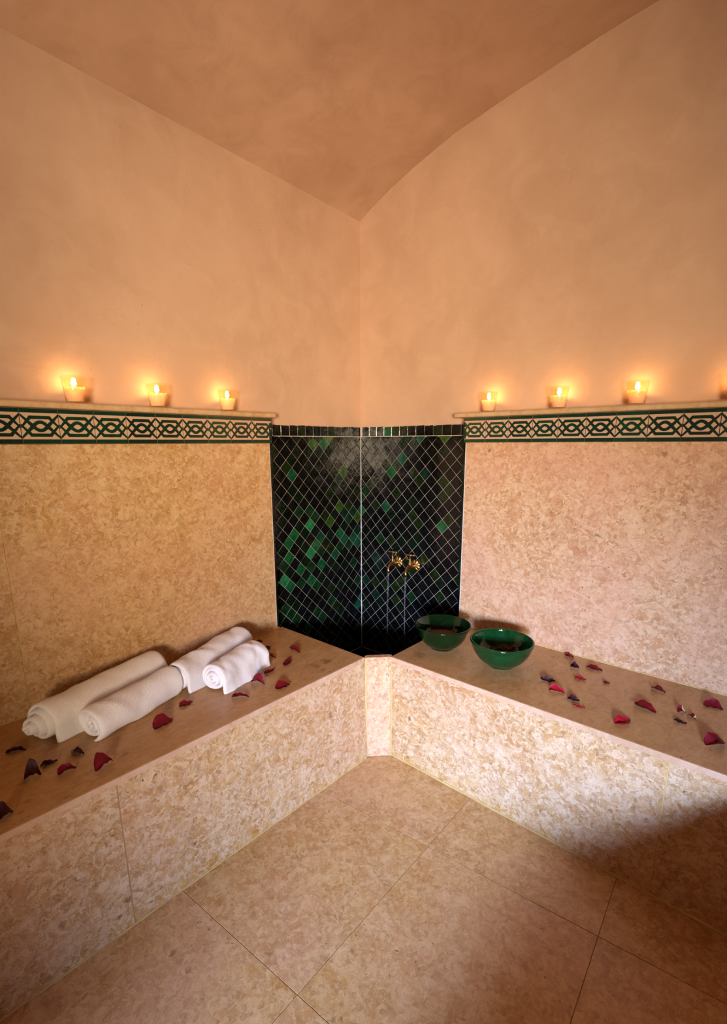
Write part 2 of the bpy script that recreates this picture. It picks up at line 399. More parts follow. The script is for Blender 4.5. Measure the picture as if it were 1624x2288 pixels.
# ------------------------------------------------------------------ room shell
def ceil_prof(x):
    xs = [-1.83, -1.79, -1.65, -1.52, -1.29, -1.05, -0.69, -0.54, 0.0, 0.6, 1.1, 1.5]
    zs = [1.065, 1.090, 1.150, 1.198, 1.263, 1.303, 1.352, 1.366, 1.40, 1.38, 1.29, 1.14]
    return 1.3 + float(np.interp(x, xs, zs))
def ceil_z(x, y):
    fade = max(0.0, 1 - (x - WX) / 1.2)
    return ceil_prof(x) + 0.030 * (2.037 - y) * fade

bm = bmesh.new(); NXc, NYc = 64, 24
grid = [[bm.verts.new((WX - 0.02 + (EAST + 0.04 - WX) * i / NXc, WY + 0.02 - (WY - SOUTH + 0.04) * j / NYc, 0)) for j in range(NYc + 1)] for i in range(NXc + 1)]
for r in grid:
    for v in r: v.co.z = ceil_z(v.co.x, v.co.y)
for i in range(NXc):
    for j in range(NYc): bm.faces.new([grid[i][j], grid[i][j + 1], grid[i + 1][j + 1], grid[i + 1][j]])
ceiling = struct(bm_obj('ceiling', bm, M_CEIL, smooth=True))

def plane_wall(name, pts, mat, thick, nrm):
    """wall slab whose inner face has corners pts, thickness going along nrm"""
    bm = bmesh.new(); n = Vector(nrm) * thick
    add_hex(bm, [Vector(p) for p in pts], [Vector(p) + n for p in pts])
    return struct(bm_obj(name, bm, mat))
wall_left = plane_wall('wall_left', [(WX, WY, 0), (WX, SOUTH, 0), (WX, SOUTH, 2.50), (WX, WY, 2.38)], M_PLASTER, 0.12, (-1, 0, 0))
bm = bmesh.new(); xs = [WX + (EAST - WX) * k / 48 for k in range(49)]
bot = [(x, WY, 0) for x in xs]; top = [(x, WY, ceil_z(x, WY) + 0.01) for x in reversed(xs)]
add_hex(bm, [Vector(p) for p in bot + top], [Vector(p) + Vector((0, 0.12, 0)) for p in bot + top])
wall_right = struct(bm_obj('wall_right', bm, M_PLASTER))
wall_side = plane_wall('wall_side', [(EAST, WY, 0), (EAST, SOUTH, 0), (EAST, SOUTH, 2.75), (EAST, WY, 2.75)], M_PLASTER, 0.12, (1, 0, 0))
# wall behind the camera with the doorway that lets the light in
DX0, DX1, DH = 0.35, 2.40, 2.30
bm = bmesh.new()
add_box(bm, (WX, SOUTH - 0.14, 0), (DX0, SOUTH, 2.75)); add_box(bm, (DX1, SOUTH - 0.14, 0), (EAST, SOUTH, 2.75)); add_box(bm, (DX0, SOUTH - 0.14, DH), (DX1, SOUTH, 2.75))
wall_back = struct(bm_obj('wall_back', bm, M_PLASTER))
# unseen low block added out of frame right to shade the riser and floor
bm = bmesh.new(); add_box(bm, (0.085, -0.95, 0), (0.30, 1.42, 0.485)); bevel(bm, 0.006)
struct(bm_obj('shadow_block', bm, M_RISER))

# ------------------------------------------------------------------ floor and its slabs
floor = bm_obj('floor', (lambda b: (add_box(b, (WX, SOUTH - 1.6, -0.08), (EAST, WY, -0.0016)), b)[1])(bmesh.new()), M_JOINT)
struct(floor)
def slab(name, poly, z0, z1, mat, parent, bv=0.0015, label=None):
    bm = bmesh.new(); add_hex(bm, [Vector((x, y, z0)) for x, y in poly], [Vector((x, y, z1)) for x, y in poly]); bevel(bm, bv)
    o = bm_obj(name, bm, mat, parent)
    return o
def inset(poly, g):
    c = Vector((sum(p[0] for p in poly) / len(poly), sum(p[1] for p in poly) / len(poly)))
    out = []; n = len(poly)
    for i in range(n):
        p = Vector(poly[i]); a = (Vector(poly[i - 1]) - p).normalized(); b = (Vector(poly[(i + 1) % n]) - p).normalized()
        s = abs(a.x * b.y - a.y * b.x); out.append(p + (a + b) * (g / max(s, 0.2)))
    return [(q.x, q.y) for q in out]
# joint lines of the floor, read off the photograph on the plane z = 0
def yA(x): return 1.1325 + (x + 1.115) * 0.0967
def yC(x): return 0.5533 + (x + 1.184) * 0.080
def xB(y): return -0.7545 + (1.1656 - y) * 0.026
def xD(y): return -0.2527 + (1.44 - y) * 0.060
def cross(yf, xf):
    x = -0.5
    for _ in range(20): x = xf(yf(x))
    return (x, yf(x))
AB, CB, AD, CD_ = cross(yA, xB), cross(yC, xB), cross(yA, xD), cross(yC, xD)
BXF = BLX + 0.012
yE = lambda x: yC(x) - 0.60
EB, ED = cross(yE, xB), cross(yE, xD)
slabs = [
    [(BXF, yA(BXF)), AB, (xB(1.47), 1.47), (-1.15, 1.47), (BXF, 1.40)],
    [AB, AD, (xD(1.46), 1.46), (xB(1.47), 1.47)],
    [AD, (0.75, yA(0.75)), (0.75, 1.45), (xD(1.46), 1.46)],
    [(BXF, yC(BXF)), CB, AB, (BXF, yA(BXF))],
    [CB, CD_, AD, AB],
    [CD_, (0.75, yC(0.75)), (0.75, yA(0.75)), AD],
    [(BXF, yE(BXF)), EB, CB, (BXF, yC(BXF))],
    [EB, ED, CD_, CB],
    [ED, (0.75, yE(0.75)), (0.75, yC(0.75)), CD_],
]
for s in slabs:
    slab('floor_slab', inset(s, 0.0009), -0.003, 0.0, M_FLOOR, floor, 0.0005)
for x0, x1 in ((BXF, -0.75), (-0.75, -0.2), (-0.2, 0.75), (0.75, EAST)):
    slab('floor_slab', inset([(x0, SOUTH), (x1, SOUTH), (x1, -0.02 if x1 < 0.8 else 1.46), (x0, -0.05 if x1 < 0.8 else 1.46)], 0.0015), -0.003, -0.0005, M_FLOOR, floor, 0.0008)

# ------------------------------------------------------------------ wainscot: stone slabs, border tiles, edge tiles, ledge
def box_part(name, lo, hi, mat, parent, bv=0.0015, seg=1):
    bm = bmesh.new(); add_box(bm, lo, hi); bevel(bm, bv, seg); return bm_obj(name, bm, mat, parent)
EW = 0.0125   # width of the green edge tiles
# mortar bed behind the slabs
box_part('wainscot_core', (WX, SOUTH, 0.0), (PX - 0.022, PEL - 0.002, ZBT), M_JOINT, wall_left)
box_part('wainscot_core', (PER + 0.002, PY + 0.022, 0.0), (EAST, WY, ZBT), M_JOINT, wall_right)
JL = 0.364
box_part('wainscot_slab', (PX - 0.022, JL + 0.0015, ZB), (PX, PEL - EW - 0.001, ZP), M_PANEL, wall_left)
box_part('wainscot_slab', (PX - 0.022, SOUTH, ZB), (PX, JL - 0.0015, ZP), M_PANEL, wall_left)
box_part('wainscot_slab', (PER + EW + 0.001, PY, ZB), (0.22, PY + 0.022, ZP), M_PANELR, wall_right)
box_part('wainscot_slab', (0.223, PY, ZB), (EAST, PY + 0.022, ZP), M_PANELR, wall_right)
box_part('joint_mortar', (PX - 0.02, JL - 0.0014, ZB), (PX - 0.0008, JL + 0.0014, ZP), M_JOINTY, wall_left, 0.0003)
# foot joints between wainscot and bench
box_part('joint_mortar', (PX - 0.001, SOUTH, ZB - 0.001), (PX + 0.003, PEL, ZB + 0.003), M_JOINTY, wall_left, 0.0008)
box_part('joint_mortar', (PER, PY - 0.003, ZB - 0.001), (EAST, PY + 0.001, ZB + 0.003), M_JOINTY, wall_right, 0.0008)
# light grout line along the wainscot ends
box_part('edge_grout', (PX - 0.004, PEL - EW - 0.002, ZB), (PX + 0.0006, PEL - EW + 0.001, ZP), M_GROUT, wall_left, 0.0004)
box_part('edge_grout', (PER + EW - 0.001, PY - 0.0006, ZB), (PER + EW + 0.003, PY + 0.004, ZP), M_LIME, wall_right, 0.0004)
# edge tiles (short dark green pieces, one above the other)
rng = random.Random(5)
def edge_tiles(left):
    z = ZB + 0.002; k = 0
    while z < ZBT - 0.02:
        hgt = min(0.0505 + rng.uniform(-0.004, 0.004), ZBT - 0.018 - z)
        bm = bmesh.new()
        dz = 0.004 if z > ZP - 0.03 else 0
        if left: add_box(bm, (PX - 0.06, PEL - EW, z), (PX - 0.0005 + dz * 0.2, PEL + dz, z + hgt - 0.0018))
        else: add_box(bm, (PER - dz, PY + 0.0005 - dz * 0.2, z), (PER + EW, PY + 0.06, z + hgt - 0.0018))
        bevel(bm, 0.0022, 2)
        mt = TM[rng.choice('DDtKD')] if z < ZP - 0.03 else TM[rng.choice('dt')]
        bm_obj('edge_tile', bm, mt, wall_left if left else wall_right)
        z += hgt
edge_tiles(True); edge_tiles(False)

# carved border tiles
def border_meshes():
    W, H, TH = 0.1028, ZBT - ZP, 0.010
    g = 0.0011
    bm = bmesh.new(); add_box(bm, (g, -TH, 0.0012), (W - g, 0.0, H - 0.0006)); bevel(bm, 0.0006)
    me = bpy.data.meshes.new('border_tile'); bmesh.ops.recalc_face_normals(bm, faces=bm.faces); bm.to_mesh(me); bm.free()
    bm = bmesh.new()
    def strip(pts, wd, e=0.0009):
        P = [Vector((x * W, 0, y * H)) for x, y in pts]
        a = []; b = []
        for i, p in enumerate(P):
            t0 = (P[i] - P[i - 1]).normalized() if i else (P[1] - P[0]).normalized()
            t1 = (P[i + 1] - P[i]).normalized() if i < len(P) - 1 else t0
            n0 = Vector((-t0.z, 0, t0.x)); n1 = Vector((-t1.z, 0, t1.x)); n = (n0 + n1).normalized(); n = n / max(0.5, n.dot(n0))
            a.append(p + n * wd / 2); b.append(p - n * wd / 2)
        def cl(v): return Vector((min(max(v.x, g), W - g), 0, min(max(v.z, 0.0012), H - 0.0006)))
        for i in range(len(P) - 1):
            q = [cl(a[i]), cl(a[i + 1]), cl(b[i + 1]), cl(b[i])]
            top = [bm.verts.new(v + Vector((0, e, 0))) for v in q]; bt = [bm.verts.new(v - Vector((0, 0.0004, 0))) for v in q]
            bm.faces.new(top)
            for k in range(4): bm.faces.new([top[k], bt[k], bt[(k + 1) % 4], top[(k + 1) % 4]])
    wd = 0.0100
    strip([(0.0, 0.93), (1, 0.93)], 0.012, 0.0012); strip([(0, 0.075), (1, 0.075)], 0.013, 0.0012)
    strip([(-0.03, 0.47), (0.25, 0.745), (0.75, 0.745), (1.03, 0.47)], wd, 0.0008)
    strip([(-0.03, 0.53), (0.25, 0.255), (0.75, 0.255), (1.03, 0.53)], wd, 0.0010)
    arc = [(0.27 + 0.46 * k / 10, 0.455 + 0.165 * math.sin(math.pi * k / 10)) for k in range(11)]
    strip([(-0.03, 0.185)] + arc + [(1.03, 0.185)], wd, 0.0009)
    strip([(-0.03, 0.815)] + [(x, 1 - y) for x, y in arc] + [(1.03, 0.815)], wd, 0.0011)
    me2 = bpy.data.meshes.new('glaze_pattern'); bmesh.ops.recalc_face_normals(bm, faces=bm.faces); bm.to_mesh(me2); bm.free()
    return me, me2, W
BT, BG, BW = border_meshes()
def border(parent, left, n0, n1):
    for k in range(n0, n1):
        if left:
            loc = (PX, PEL - EW * 0.0 - 0.0005 - BW * (k + 0) + 0.0033, ZP); rz = -math.pi / 2
        else:
            loc = (PER + 0.001 + BW * (k + 1) * 1.0, PY, ZP); rz = math.pi
        o = mesh_obj('border_tile', BT, M_BISQUE, parent, loc); o.rotation_euler = (0, 0, rz)
        p = mesh_obj('glaze_pattern', BG, M_GLAZE, o)
border(wall_left, True, 0, 13)
border(wall_right, False, 0, 14)
# ledge slabs carrying the candles
OV = 0.020
def ledge(parent, lo, hi):
    bm = bmesh.new(); add_box(bm, lo, hi); bevel(bm, 0.007, 3); o = bm_obj('ledge', bm, M_LEDGE, parent, smooth=False)
    o['label'] = 'honed beige limestone ledge with rounded edge'
    return o
ledge(wall_left, (WX - 0.01, SOUTH, ZBT + 0.0005), (PX + OV, PEL + 0.018, ZL))
ledge(wall_right, (PER - 0.042, PY - OV, ZBT + 0.0005), (EAST, WY + 0.01, ZL))

# ------------------------------------------------------------------ zellige corner
ZT, ZLINE, ZF = 1.3830, 1.3300, 0.12
AP, RO = 0.0709, 0.0723
GAP = 0.0007
def clip_poly(poly, lo, hi):
    """clip polygon [(a,z)] to the rectangle lo..hi"""
    def cut(P, f):
        out = []
        for i in range(len(P)):
            a, b = P[i - 1], P[i]; fa, fb = f(a), f(b)
            if (fa >= 0) != (fb >= 0):
                t = fa / (fa - fb); out.append((a[0] + (b[0] - a[0]) * t, a[1] + (b[1] - a[1]) * t))
            if fb >= 0: out.append(b)
        return out
    P = cut(poly, lambda p: p[0] - lo[0]); P = cut(P, lambda p: hi[0] - p[0]) if P else P
    P = cut(P, lambda p: p[1] - lo[1]) if P else P; P = cut(P, lambda p: hi[1] - p[1]) if P else P
    return P
def parea(P): return 0.5 * abs(sum(P[i - 1][0] * P[i][1] - P[i][0] * P[i - 1][1] for i in range(len(P))))
_tcache = {}
def tile_mesh(poly):
    """poly in local (a, z), centred; outward is +y; bevelled glazed face"""
    key = tuple((round(a, 4), round(z, 4)) for a, z in poly)
    if key in _tcache: return _tcache[key]
    cx_ = sum(p[0] for p in poly) / len(poly); cz_ = sum(p[1] for p in poly) / len(poly)
    bm = bmesh.new(); n = len(poly)
    P = [Vector(p) for p in poly]
    if sum(P[i - 1].x * P[i].y - P[i].x * P[i - 1].y for i in range(n)) < 0: P = P[::-1]
    P2 = inset([tuple(p) for p in P], GAP)
    P3 = inset([tuple(p) for p in P], GAP + 0.0012)
    r0 = [bm.verts.new((a, -0.006, z)) for a, z in P2]; r1 = [bm.verts.new((a, 0.0006, z)) for a, z in P2]; r2 = [bm.verts.new((a, 0.0016, z)) for a, z in P3]
    for A, B in ((r0, r1), (r1, r2)):
        for i in range(n): bm.faces.new([A[i], A[(i + 1) % n], B[(i + 1) % n], B[i]])
    bm.faces.new(r2)
    bmesh.ops.recalc_face_normals(bm, faces=bm.faces)
    me = bpy.data.meshes.new('tile'); bm.to_mesh(me); bm.free(); me.materials.append(TM['K'])
    _tcache[key] = me; return me

# tiles whose colour can be read in the photograph: crop origin, crop scale, (x, y, colour)
GL = []
def spots(ox, oy, sc, lst): return [(ox + x / sc, oy + y / sc, c) for x, y, c in lst]
GL += spots(580, 900, 6.767, [(815, 640, 'O'), (965, 625, 'G'), (1065, 555, 'O'), (890, 560, 'd'), (495, 1105, 'T'), (1270, 1065, 'O'), (1190, 1150, 't'), (640, 430, 'o')])
GL += spots(600, 1060, 7.382, [(500, 640, 'd'), (675, 620, 'd'), (685, 865, 'B'), (770, 740, 'd'), (930, 700, 'o'), (1010, 840, 'O'), (1165, 575, 'O'), (1320, 560, 'o'), (1240, 680, 't'),
    (1315, 790, 'd'), (1455, 565, 'G'), (1500, 620, 'T'), (1460, 745, 'O'), (1500, 420, 't'), (430, 1030, 'G'), (335, 1180, 'G'), (1160, 1010, 'G'), (1240, 1110, 'T'), (1385, 1100, 'T'), (1500, 1080, 'T'),
    (1455, 980, 't'), (850, 1080, 'T'), (770, 1210, 'G'), (695, 1360, 'B'), (845, 1310, 'd'), (1010, 1270, 'o'), (1160, 1230, 'd'), (1085, 1370, 'T'), (600, 1260, 'D'), (345, 1420, 'G'), (860, 1540, 'G'),
    (525, 1590, 'G'), (260, 1530, 'd'), (1390, 1560, 'o'), (215, 1200, 't'), (1150, 1480, 'D'), (610, 990, 'D'), (1090, 250, 'D'), (1150, 120, 'D')])
GL += spots(600, 1260, 7.382, [(690, 130, 'd'), (1085, 100, 'D'), (1020, 270, 'O'), (860, 310, 'T'), (265, 350, 'B'), (350, 450, 'G'), (530, 400, 'd'), (690, 350, 'G'), (620, 500, 'd'), (700, 590, 'o'),
    (1010, 460, 'o'), (1240, 510, 'o'), (1320, 600, 'T'), (1165, 680, 'o'), (1310, 380, 'd'), (1460, 330, 'd'), (1015, 690, 't'), (940, 590, 'D'), (1500, 600, 'T'), (360, 900, 'd'), (640, 1140, 'G'),
    (1120, 1190, 'T'), (1410, 1260, 'O'), (1330, 1340, 'T'), (1390, 1060, 't'), (1500, 1040, 'T'), (1500, 1220, 't'), (430, 650, 'D'), (370, 700, 'D')])
GR = spots(800, 900, 6.246, [(425, 385, 'G'), (850, 500, 'T'), (1200, 475, 'O'), (690, 490, 'd'), (615, 775, 'T'), (460, 970, 'G'), (940, 975, 't'), (100, 500, 't'), (1120, 360, 'o'), (530, 380, 'o')])
GR += spots(580, 900, 3.248, [(910, 755, 'T'), (880, 1000, 'd'), (1330, 905, 'G'), (1150, 880, 'o'), (850, 1125, 't'), (1200, 1160, 'o'), (850, 1390, 't'), (760, 790, 'G'), (770, 1290, 't'), (1265, 1270, 'o'),
    (1110, 1420, 'd'), (1215, 1450, 'd'), (855, 750, 'o'), (1370, 870, 'o'), (1190, 530, 'D'), (1180, 1490, 't'), (760, 670, 'd'), (640, 1040, 'D')])

def zellige(parent, left, label):
    bed_t = 0.0042
    if left:
        lo_, hi_ = PEL - 0.02, WY; plane = WX
        bm = bmesh.new(); add_box(bm, (WX - 0.01, lo_, ZF - 0.02), (WX + 0.0002, hi_, ZT + 0.0))
    else:
        lo_, hi_ = WX, PER + 0.02
        bm = bmesh.new(); add_box(bm, (lo_, WY - 0.0002, ZF - 0.02), (hi_, WY + 0.01, ZT + 0.0))
    panel = bm_obj('tile_panel', bm, M_GROUT, parent); panel['label'] = label
    apex0 = 2.0405 if left else -1.7468
    a0, a1 = (lo_, hi_ - 0.0015) if left else (lo_ + 0.0015, hi_)
    spot = []
    for u, v, c in (GL if left else GR):
        q = hit(u, v, 0, WX) if left else hit(u, v, 1, WY)
        spot.append(((q.y if left else q.x), q.z, c))
    rr = random.Random(11 if left else 23)
    def place(poly):
        if not poly or len(poly) < 3 or parea(poly) < 0.00012: return
        ca = sum(p[0] for p in poly) / len(poly); cz = sum(p[1] for p in poly) / len(poly)
        me = tile_mesh([(a - ca, z - cz) if not left else (-(a - ca), z - cz) for a, z in poly])
        best = min(spot, key=lambda s: (s[0] - ca) ** 2 + (s[1] - cz) ** 2)
        if math.hypot(best[0] - ca, best[1] - cz) < 0.026: c = best[2]
        else: c = rr.choice('KKKKKKKKDKKo' if cz > 0.95 or not left else 'KKKKKKDDKKdK')
        o = bpy.data.objects.new('tile', me); link(o, panel)
        o.material_slots[0].link = 'OBJECT'; o.material_slots[0].material = TM[c]
        if left: o.location = (WX + 0.0004, ca, cz); rz = -math.pi / 2
        else: o.location = (ca, WY - 0.0004, cz); rz = math.pi; 
        if not left: o.scale = (1, 1, 1)
        o.rotation_euler = (rr.gauss(0, 0.010), rr.gauss(0, 0.003), rz + rr.gauss(0, 0.010))
    # mirrored polygons for the right wall (it is turned by 180 degrees)
    def put(poly):
        place(poly if left else poly)
    lo, hi = (a0, ZF), (a1, ZLINE)
    n = 14
    for i in range(-2 * n, 2 * n + 1):
        ac = apex0 + AP * i / 2
        if ac < a0 - AP or ac > a1 + AP: continue
        for j in range(0, 40):
            if (i + j) % 2: continue
            zc = ZLINE - RO / 2 * (j + 1) if False else ZLINE - RO / 2 - RO / 2 * (j - 1) - RO / 2
            zc = ZLINE - RO / 2 - RO / 2 * (j - 0)
            if zc + RO / 2 < ZF: break
            d = [(ac, zc + RO / 2), (ac + AP / 2, zc), (ac, zc - RO / 2), (ac - AP / 2, zc)]
            put(clip_poly(d, lo, hi))
        # triangles hanging from the top line between the diamonds
        if i % 2:
            d = [(ac, ZLINE + RO / 2), (ac + AP / 2, ZLINE), (ac, ZLINE - RO / 2), (ac - AP / 2, ZLINE)]
            put(clip_poly(d, lo, hi))
    # top course of small upright tiles with broken upper edges
    st = 0.0505; k = 0; a = (2.0406 if left else -1.8054)
    while True:
        if left: x0, x1 = a - st * (k + 1), a - st * k
        else: x0, x1 = a + st * k, a + st * (k + 1)
        if x0 < a0 - 0.02 or x1 > a1 + 0.02: break
        zt = ZT - 0.001 + rr.uniform(-0.003, 0.001)
        x0c, x1c = max(x0, a0), min(x1, a1)
        zq = [ZLINE + 0.0025, zt]
        put([(x0c, zq[0]), (x1c, zq[0]), (x1c, zt + rr.uniform(-0.0015, 0.0015)), ((x0c + x1c) / 2 + rr.uniform(-0.01, 0.01), zt + rr.uniform(-0.001, 0.0022)), (x0c, zt + rr.uniform(-0.0015, 0.0015))])
        k += 1
    return panel
# right wall tiles are turned about z by 180 degrees: mirror a in the mesh
_tm = tile_mesh
def tile_mesh_right(poly): return _tm([(-a, z) for a, z in poly])
panel_l = zellige(wall_left, True, 'black and green diamond zellige tiles with pale grout lines')
tile_mesh = tile_mesh_right
panel_r = zellige(wall_right, False, 'nearly black diamond zellige tiles behind the brass taps')
tile_mesh = _tm
# limescale bead in the corner
bm = bmesh.new()
pts = [(WX + 0.002 + 0.0006 * math.sin(z * 40), WY - 0.002, z) for z in [ZF + (ZT - ZF) * k / 40 for k in range(41)]]
add_tube(bm, pts, [0.0032 + 0.0012 * math.sin(k * 1.7) * (k < 25) for k in range(41)], 8)
bm_obj('corner_grout', bm, M_LIME, wall_left, smooth=True)
# rough plaster lip above the tiles
def lip(left):
    bm = bmesh.new(); r = random.Random(3 + left); n = 60; ring = []
    L0, L1 = (PEL - 0.01, WY) if left else (WX, PER + 0.01)
    for k in range(n + 1):
        a = L0 + (L1 - L0) * k / n; zz = ZT - 0.002 + r.uniform(-0.0025, 0.0015); o = 0.0028
        q = [(0, zz), (o, zz + 0.0005), (o, zz + 0.004), (0, zz + 0.022)]
        ring.append([bm.verts.new((WX + d, a, z) if left else (a, WY - d, z)) for d, z in q])
    for A, B in zip(ring[:-1], ring[1:]):
        for i in range(3): bm.faces.new([A[i], A[i + 1], B[i + 1], B[i]])
    bm_obj('plaster_lip', bm, M_PLASTER, wall_left if left else wall_right, smooth=True)
lip(True); lip(False)

# ------------------------------------------------------------------ benches
def bench_parts():
    # left bench
    lb = thing('stone_bench', 'beige limestone bench along the left wall, carrying the rolled white towels', 'bench', (-1.5, 0.3, 0))
    def add(name, bm, mat, par, label=None):
        o = bm_obj(name, bm, mat, par); o.matrix_parent_inverse = Matrix.Translation(par.location).inverted()
        if label: o['label'] = label
        return o
    bm = bmesh.new(); add_box(bm, (PX + 0.0, SOUTH, 0.0), (BLX - 0.028, BEL - 0.012, ZB - 0.022)); add('core', bm, M_JOINT, lb)
    bm = bmesh.new(); add_box(bm, (PX + 0.0005, SOUTH, ZB - 0.020), (BLX, BEL, ZB)); bevel(bm, 0.0022, 2); add('bench_top', bm, M_BENCH, lb, 'brown honed limestone seat slab')
    bm = bmesh.new(); add_box(bm, (BLX - 0.001, SOUTH, ZB - 0.0198), (BLX + 0.0025, BEL, ZB - 0.0004)); bevel(bm, 0.0012, 2); add('lit_edge_strip', bm, M_LIT_EDGE, lb, 'pale pinkish strip, lit tone of the slab front in its colour')  # thin strip added to carry the lit tone of the slab front
    yj = 0.412
    def riser_l(y0, y1):
        bm = bmesh.new(); xb, xt = BLX + 0.012, BLX - 0.001
        add_hex(bm, [(xb, y0, 0), (xb, y1, 0), (xb - 0.03, y1, 0), (xb - 0.03, y0, 0)], [(xt, y0, ZB - 0.0212), (xt, y1, ZB - 0.0212), (xt - 0.02, y1, ZB - 0.0212), (xt - 0.02, y0, ZB - 0.0212)])
        bevel(bm, 0.0012); return add('riser_slab', bm, M_RISER, lb)
    riser_l(yj + 0.001, BEL + 0.008); riser_l(SOUTH, yj - 0.001)
    bm = bmesh.new(); xb, xt = BLX + 0.0114, BLX - 0.0016
    add_hex(bm, [(xb, yj - 0.002, 0), (xb, yj + 0.002, 0), (xb - 0.02, yj + 0.002, 0), (xb - 0.02, yj - 0.002, 0)], [(xt, yj - 0.002, ZB - 0.0212), (xt, yj + 0.002, ZB - 0.0212), (xt - 0.015, yj + 0.002, ZB - 0.0212), (xt - 0.015, yj - 0.002, ZB - 0.0212)])
    add('joint_mortar', bm, M_JOINT, lb)
    # right bench
    rb = thing('stone_bench', 'pale limestone bench along the right wall, carrying the two green bowls', 'bench', (-0.4, 1.7, 0))
    bm = bmesh.new(); add_box(bm, (BER + 0.012, BRY + 0.03, 0.0), (EAST, PY, ZB - 0.022)); add('core', bm, M_JOINT, rb)
    bm = bmesh.new(); add_hex(bm, [(BER, BRY - 0.001, ZB - 0.020), (EAST, BRY + 0.006, ZB - 0.020), (EAST, PY - 0.0005, ZB - 0.020), (BER, PY - 0.0005, ZB - 0.020)], [(BER, BRY - 0.001, ZB), (EAST, BRY + 0.006, ZB), (EAST, PY - 0.0005, ZB), (BER, PY - 0.0005, ZB)])
    bevel(bm, 0.0022, 2); add('bench_top', bm, M_BENCH, rb, 'brown honed limestone seat slab')
    bm = bmesh.new(); y0, y1 = BRY - 0.001, BRY + 0.006
    add_hex(bm, [(BER, y0 - 0.0025, ZB - 0.0198), (EAST, y1 - 0.0025, ZB - 0.0198), (EAST, y1 + 0.001, ZB - 0.0198), (BER, y0 + 0.001, ZB - 0.0198)], [(BER, y0 - 0.0025, ZB - 0.0004), (EAST, y1 - 0.0025, ZB - 0.0004), (EAST, y1 + 0.001, ZB - 0.0004), (BER, y0 + 0.001, ZB - 0.0004)])
    bevel(bm, 0.0012, 2); add('lit_edge_strip', bm, M_LIT_EDGE, rb, 'pale pinkish strip, lit tone of the slab front in its colour')
    def fy(x): return 1.471 - (x + 1.128) * 0.0222
    def ty(x): return BRY + 0.0005 + (x - BER) * 0.0027
    def riser_r(x0, x1, off=0.0, th=0.03, mat=M_RISER, name='riser_slab'):
        bm = bmesh.new(); zt = ZB - 0.0212
        add_hex(bm, [(x0, fy(x0) + off, 0), (x1, fy(x1) + off, 0), (x1, fy(x1) + th + off, 0), (x0, fy(x0) + th + off, 0)], [(x0 + 0.004, ty(x0) + off, zt), (x1 + 0.004, ty(x1) + off, zt), (x1 + 0.004, ty(x1) + 0.02, zt), (x0 + 0.004, ty(x0) + 0.02, zt)])
        bevel(bm, 0.001); return add(name, bm, mat, rb)
    xj = -0.168
    riser_r(BER - 0.009, xj - 0.001); riser_r(xj + 0.001, EAST)
    j = riser_r(xj - 0.0035, xj + 0.0012, -0.0004, 0.02, M_JOINTY, 'joint_mortar')
    bm = bmesh.new()
    # pale bead where the right bench meets the floor
    n = 40; pts = [(BER + (0.6 - BER) * k / n, fy(BER + (0.6 - BER) * k / n) - 0.001, 0.0015) for k in range(n + 1)]
    add_tube(bm, pts, [0.0035 + 0.0012 * math.sin(k * 1.3) for k in range(n + 1)], 6); add('foot_joint', bm, M_JOINTY, rb)
    bm = bmesh.new(); pts = [(BLX + 0.012, BEL - (BEL + 0.6) * k / n, 0.0012) for k in range(n + 1)]
    add_tube(bm, pts, [0.0028 + 0.001 * math.sin(k * 1.7) for k in range(n + 1)], 6); add('foot_joint', bm, M_JOINTY, lb)
    # chamfered corner post between the benches
    cp = thing('corner_post', 'narrow pinkish limestone post joining the two bench fronts', 'post', (-1.18, 1.43, 0))
    a = Vector((BLX + 0.004, BEL + 0.004, 0)); b = Vector((BER + 0.0005, BRY + 0.004, 0)); d = (b - a).normalized(); nrm = Vector((-d.y, d.x, 0))
    a0 = a + d * 0.004; b0 = b - d * 0.004
    bm = bmesh.new(); q = [a0 - nrm * 0.004, b0 - nrm * 0.004, b0 + nrm * 0.022, a0 + nrm * 0.022]
    add_hex(bm, [v + Vector((0, 0, 0.001)) for v in q], [v + Vector((0, 0, ZB - 0.001)) for v in q]); bevel(bm, 0.0015)
    add('post_slab', bm, M_PANELR, cp)
    for e in (a, b):
        bm = bmesh.new(); s_ = d if e is a else -d
        q = [e - s_ * 0.003 - nrm * 0.003, e + s_ * 0.0045 - nrm * 0.005, e + s_ * 0.0045 + nrm * 0.018, e - s_ * 0.003 + nrm * 0.018]
        add_hex(bm, [v + Vector((0, 0, 0.001)) for v in q], [v + Vector((0, 0, ZB - 0.002)) for v in q]); add('joint_mortar', bm, M_JOINTY, cp, 'yellow mortar joint')
    # sunken basin
    bs = thing('water_basin', 'sunken dark tiled basin in the corner below the taps', 'basin', (-1.48, 1.71, 0))
    pg = [(WX, BEL - 0.011), (BLX - 0.004, BEL - 0.011), (BER + 0.011, BRY + 0.036), (BER + 0.011, WY), (WX, WY)]
    bm = bmesh.new(); add_hex(bm, [(x, y, 0.06) for x, y in pg], [(x, y, ZF - 0.004) for x, y in pg]); add('basin_floor', bm, M_GROUT, bs)
    bm = bmesh.new(); add_box(bm, (WX, BEL - 0.011, ZF - 0.002), (BLX - 0.012, BEL - 0.0005, ZB - 0.021)); add('basin_side', bm, TM['K'], bs)
    bm = bmesh.new(); add_box(bm, (BER + 0.0005, BRY + 0.024, ZF - 0.002), (BER + 0.011, WY, ZB - 0.021)); add('basin_side', bm, TM['K'], bs)
    st = 0.0505; me = None
    r = random.Random(8)
    ox, oy = WX + 0.004, WY - 0.004
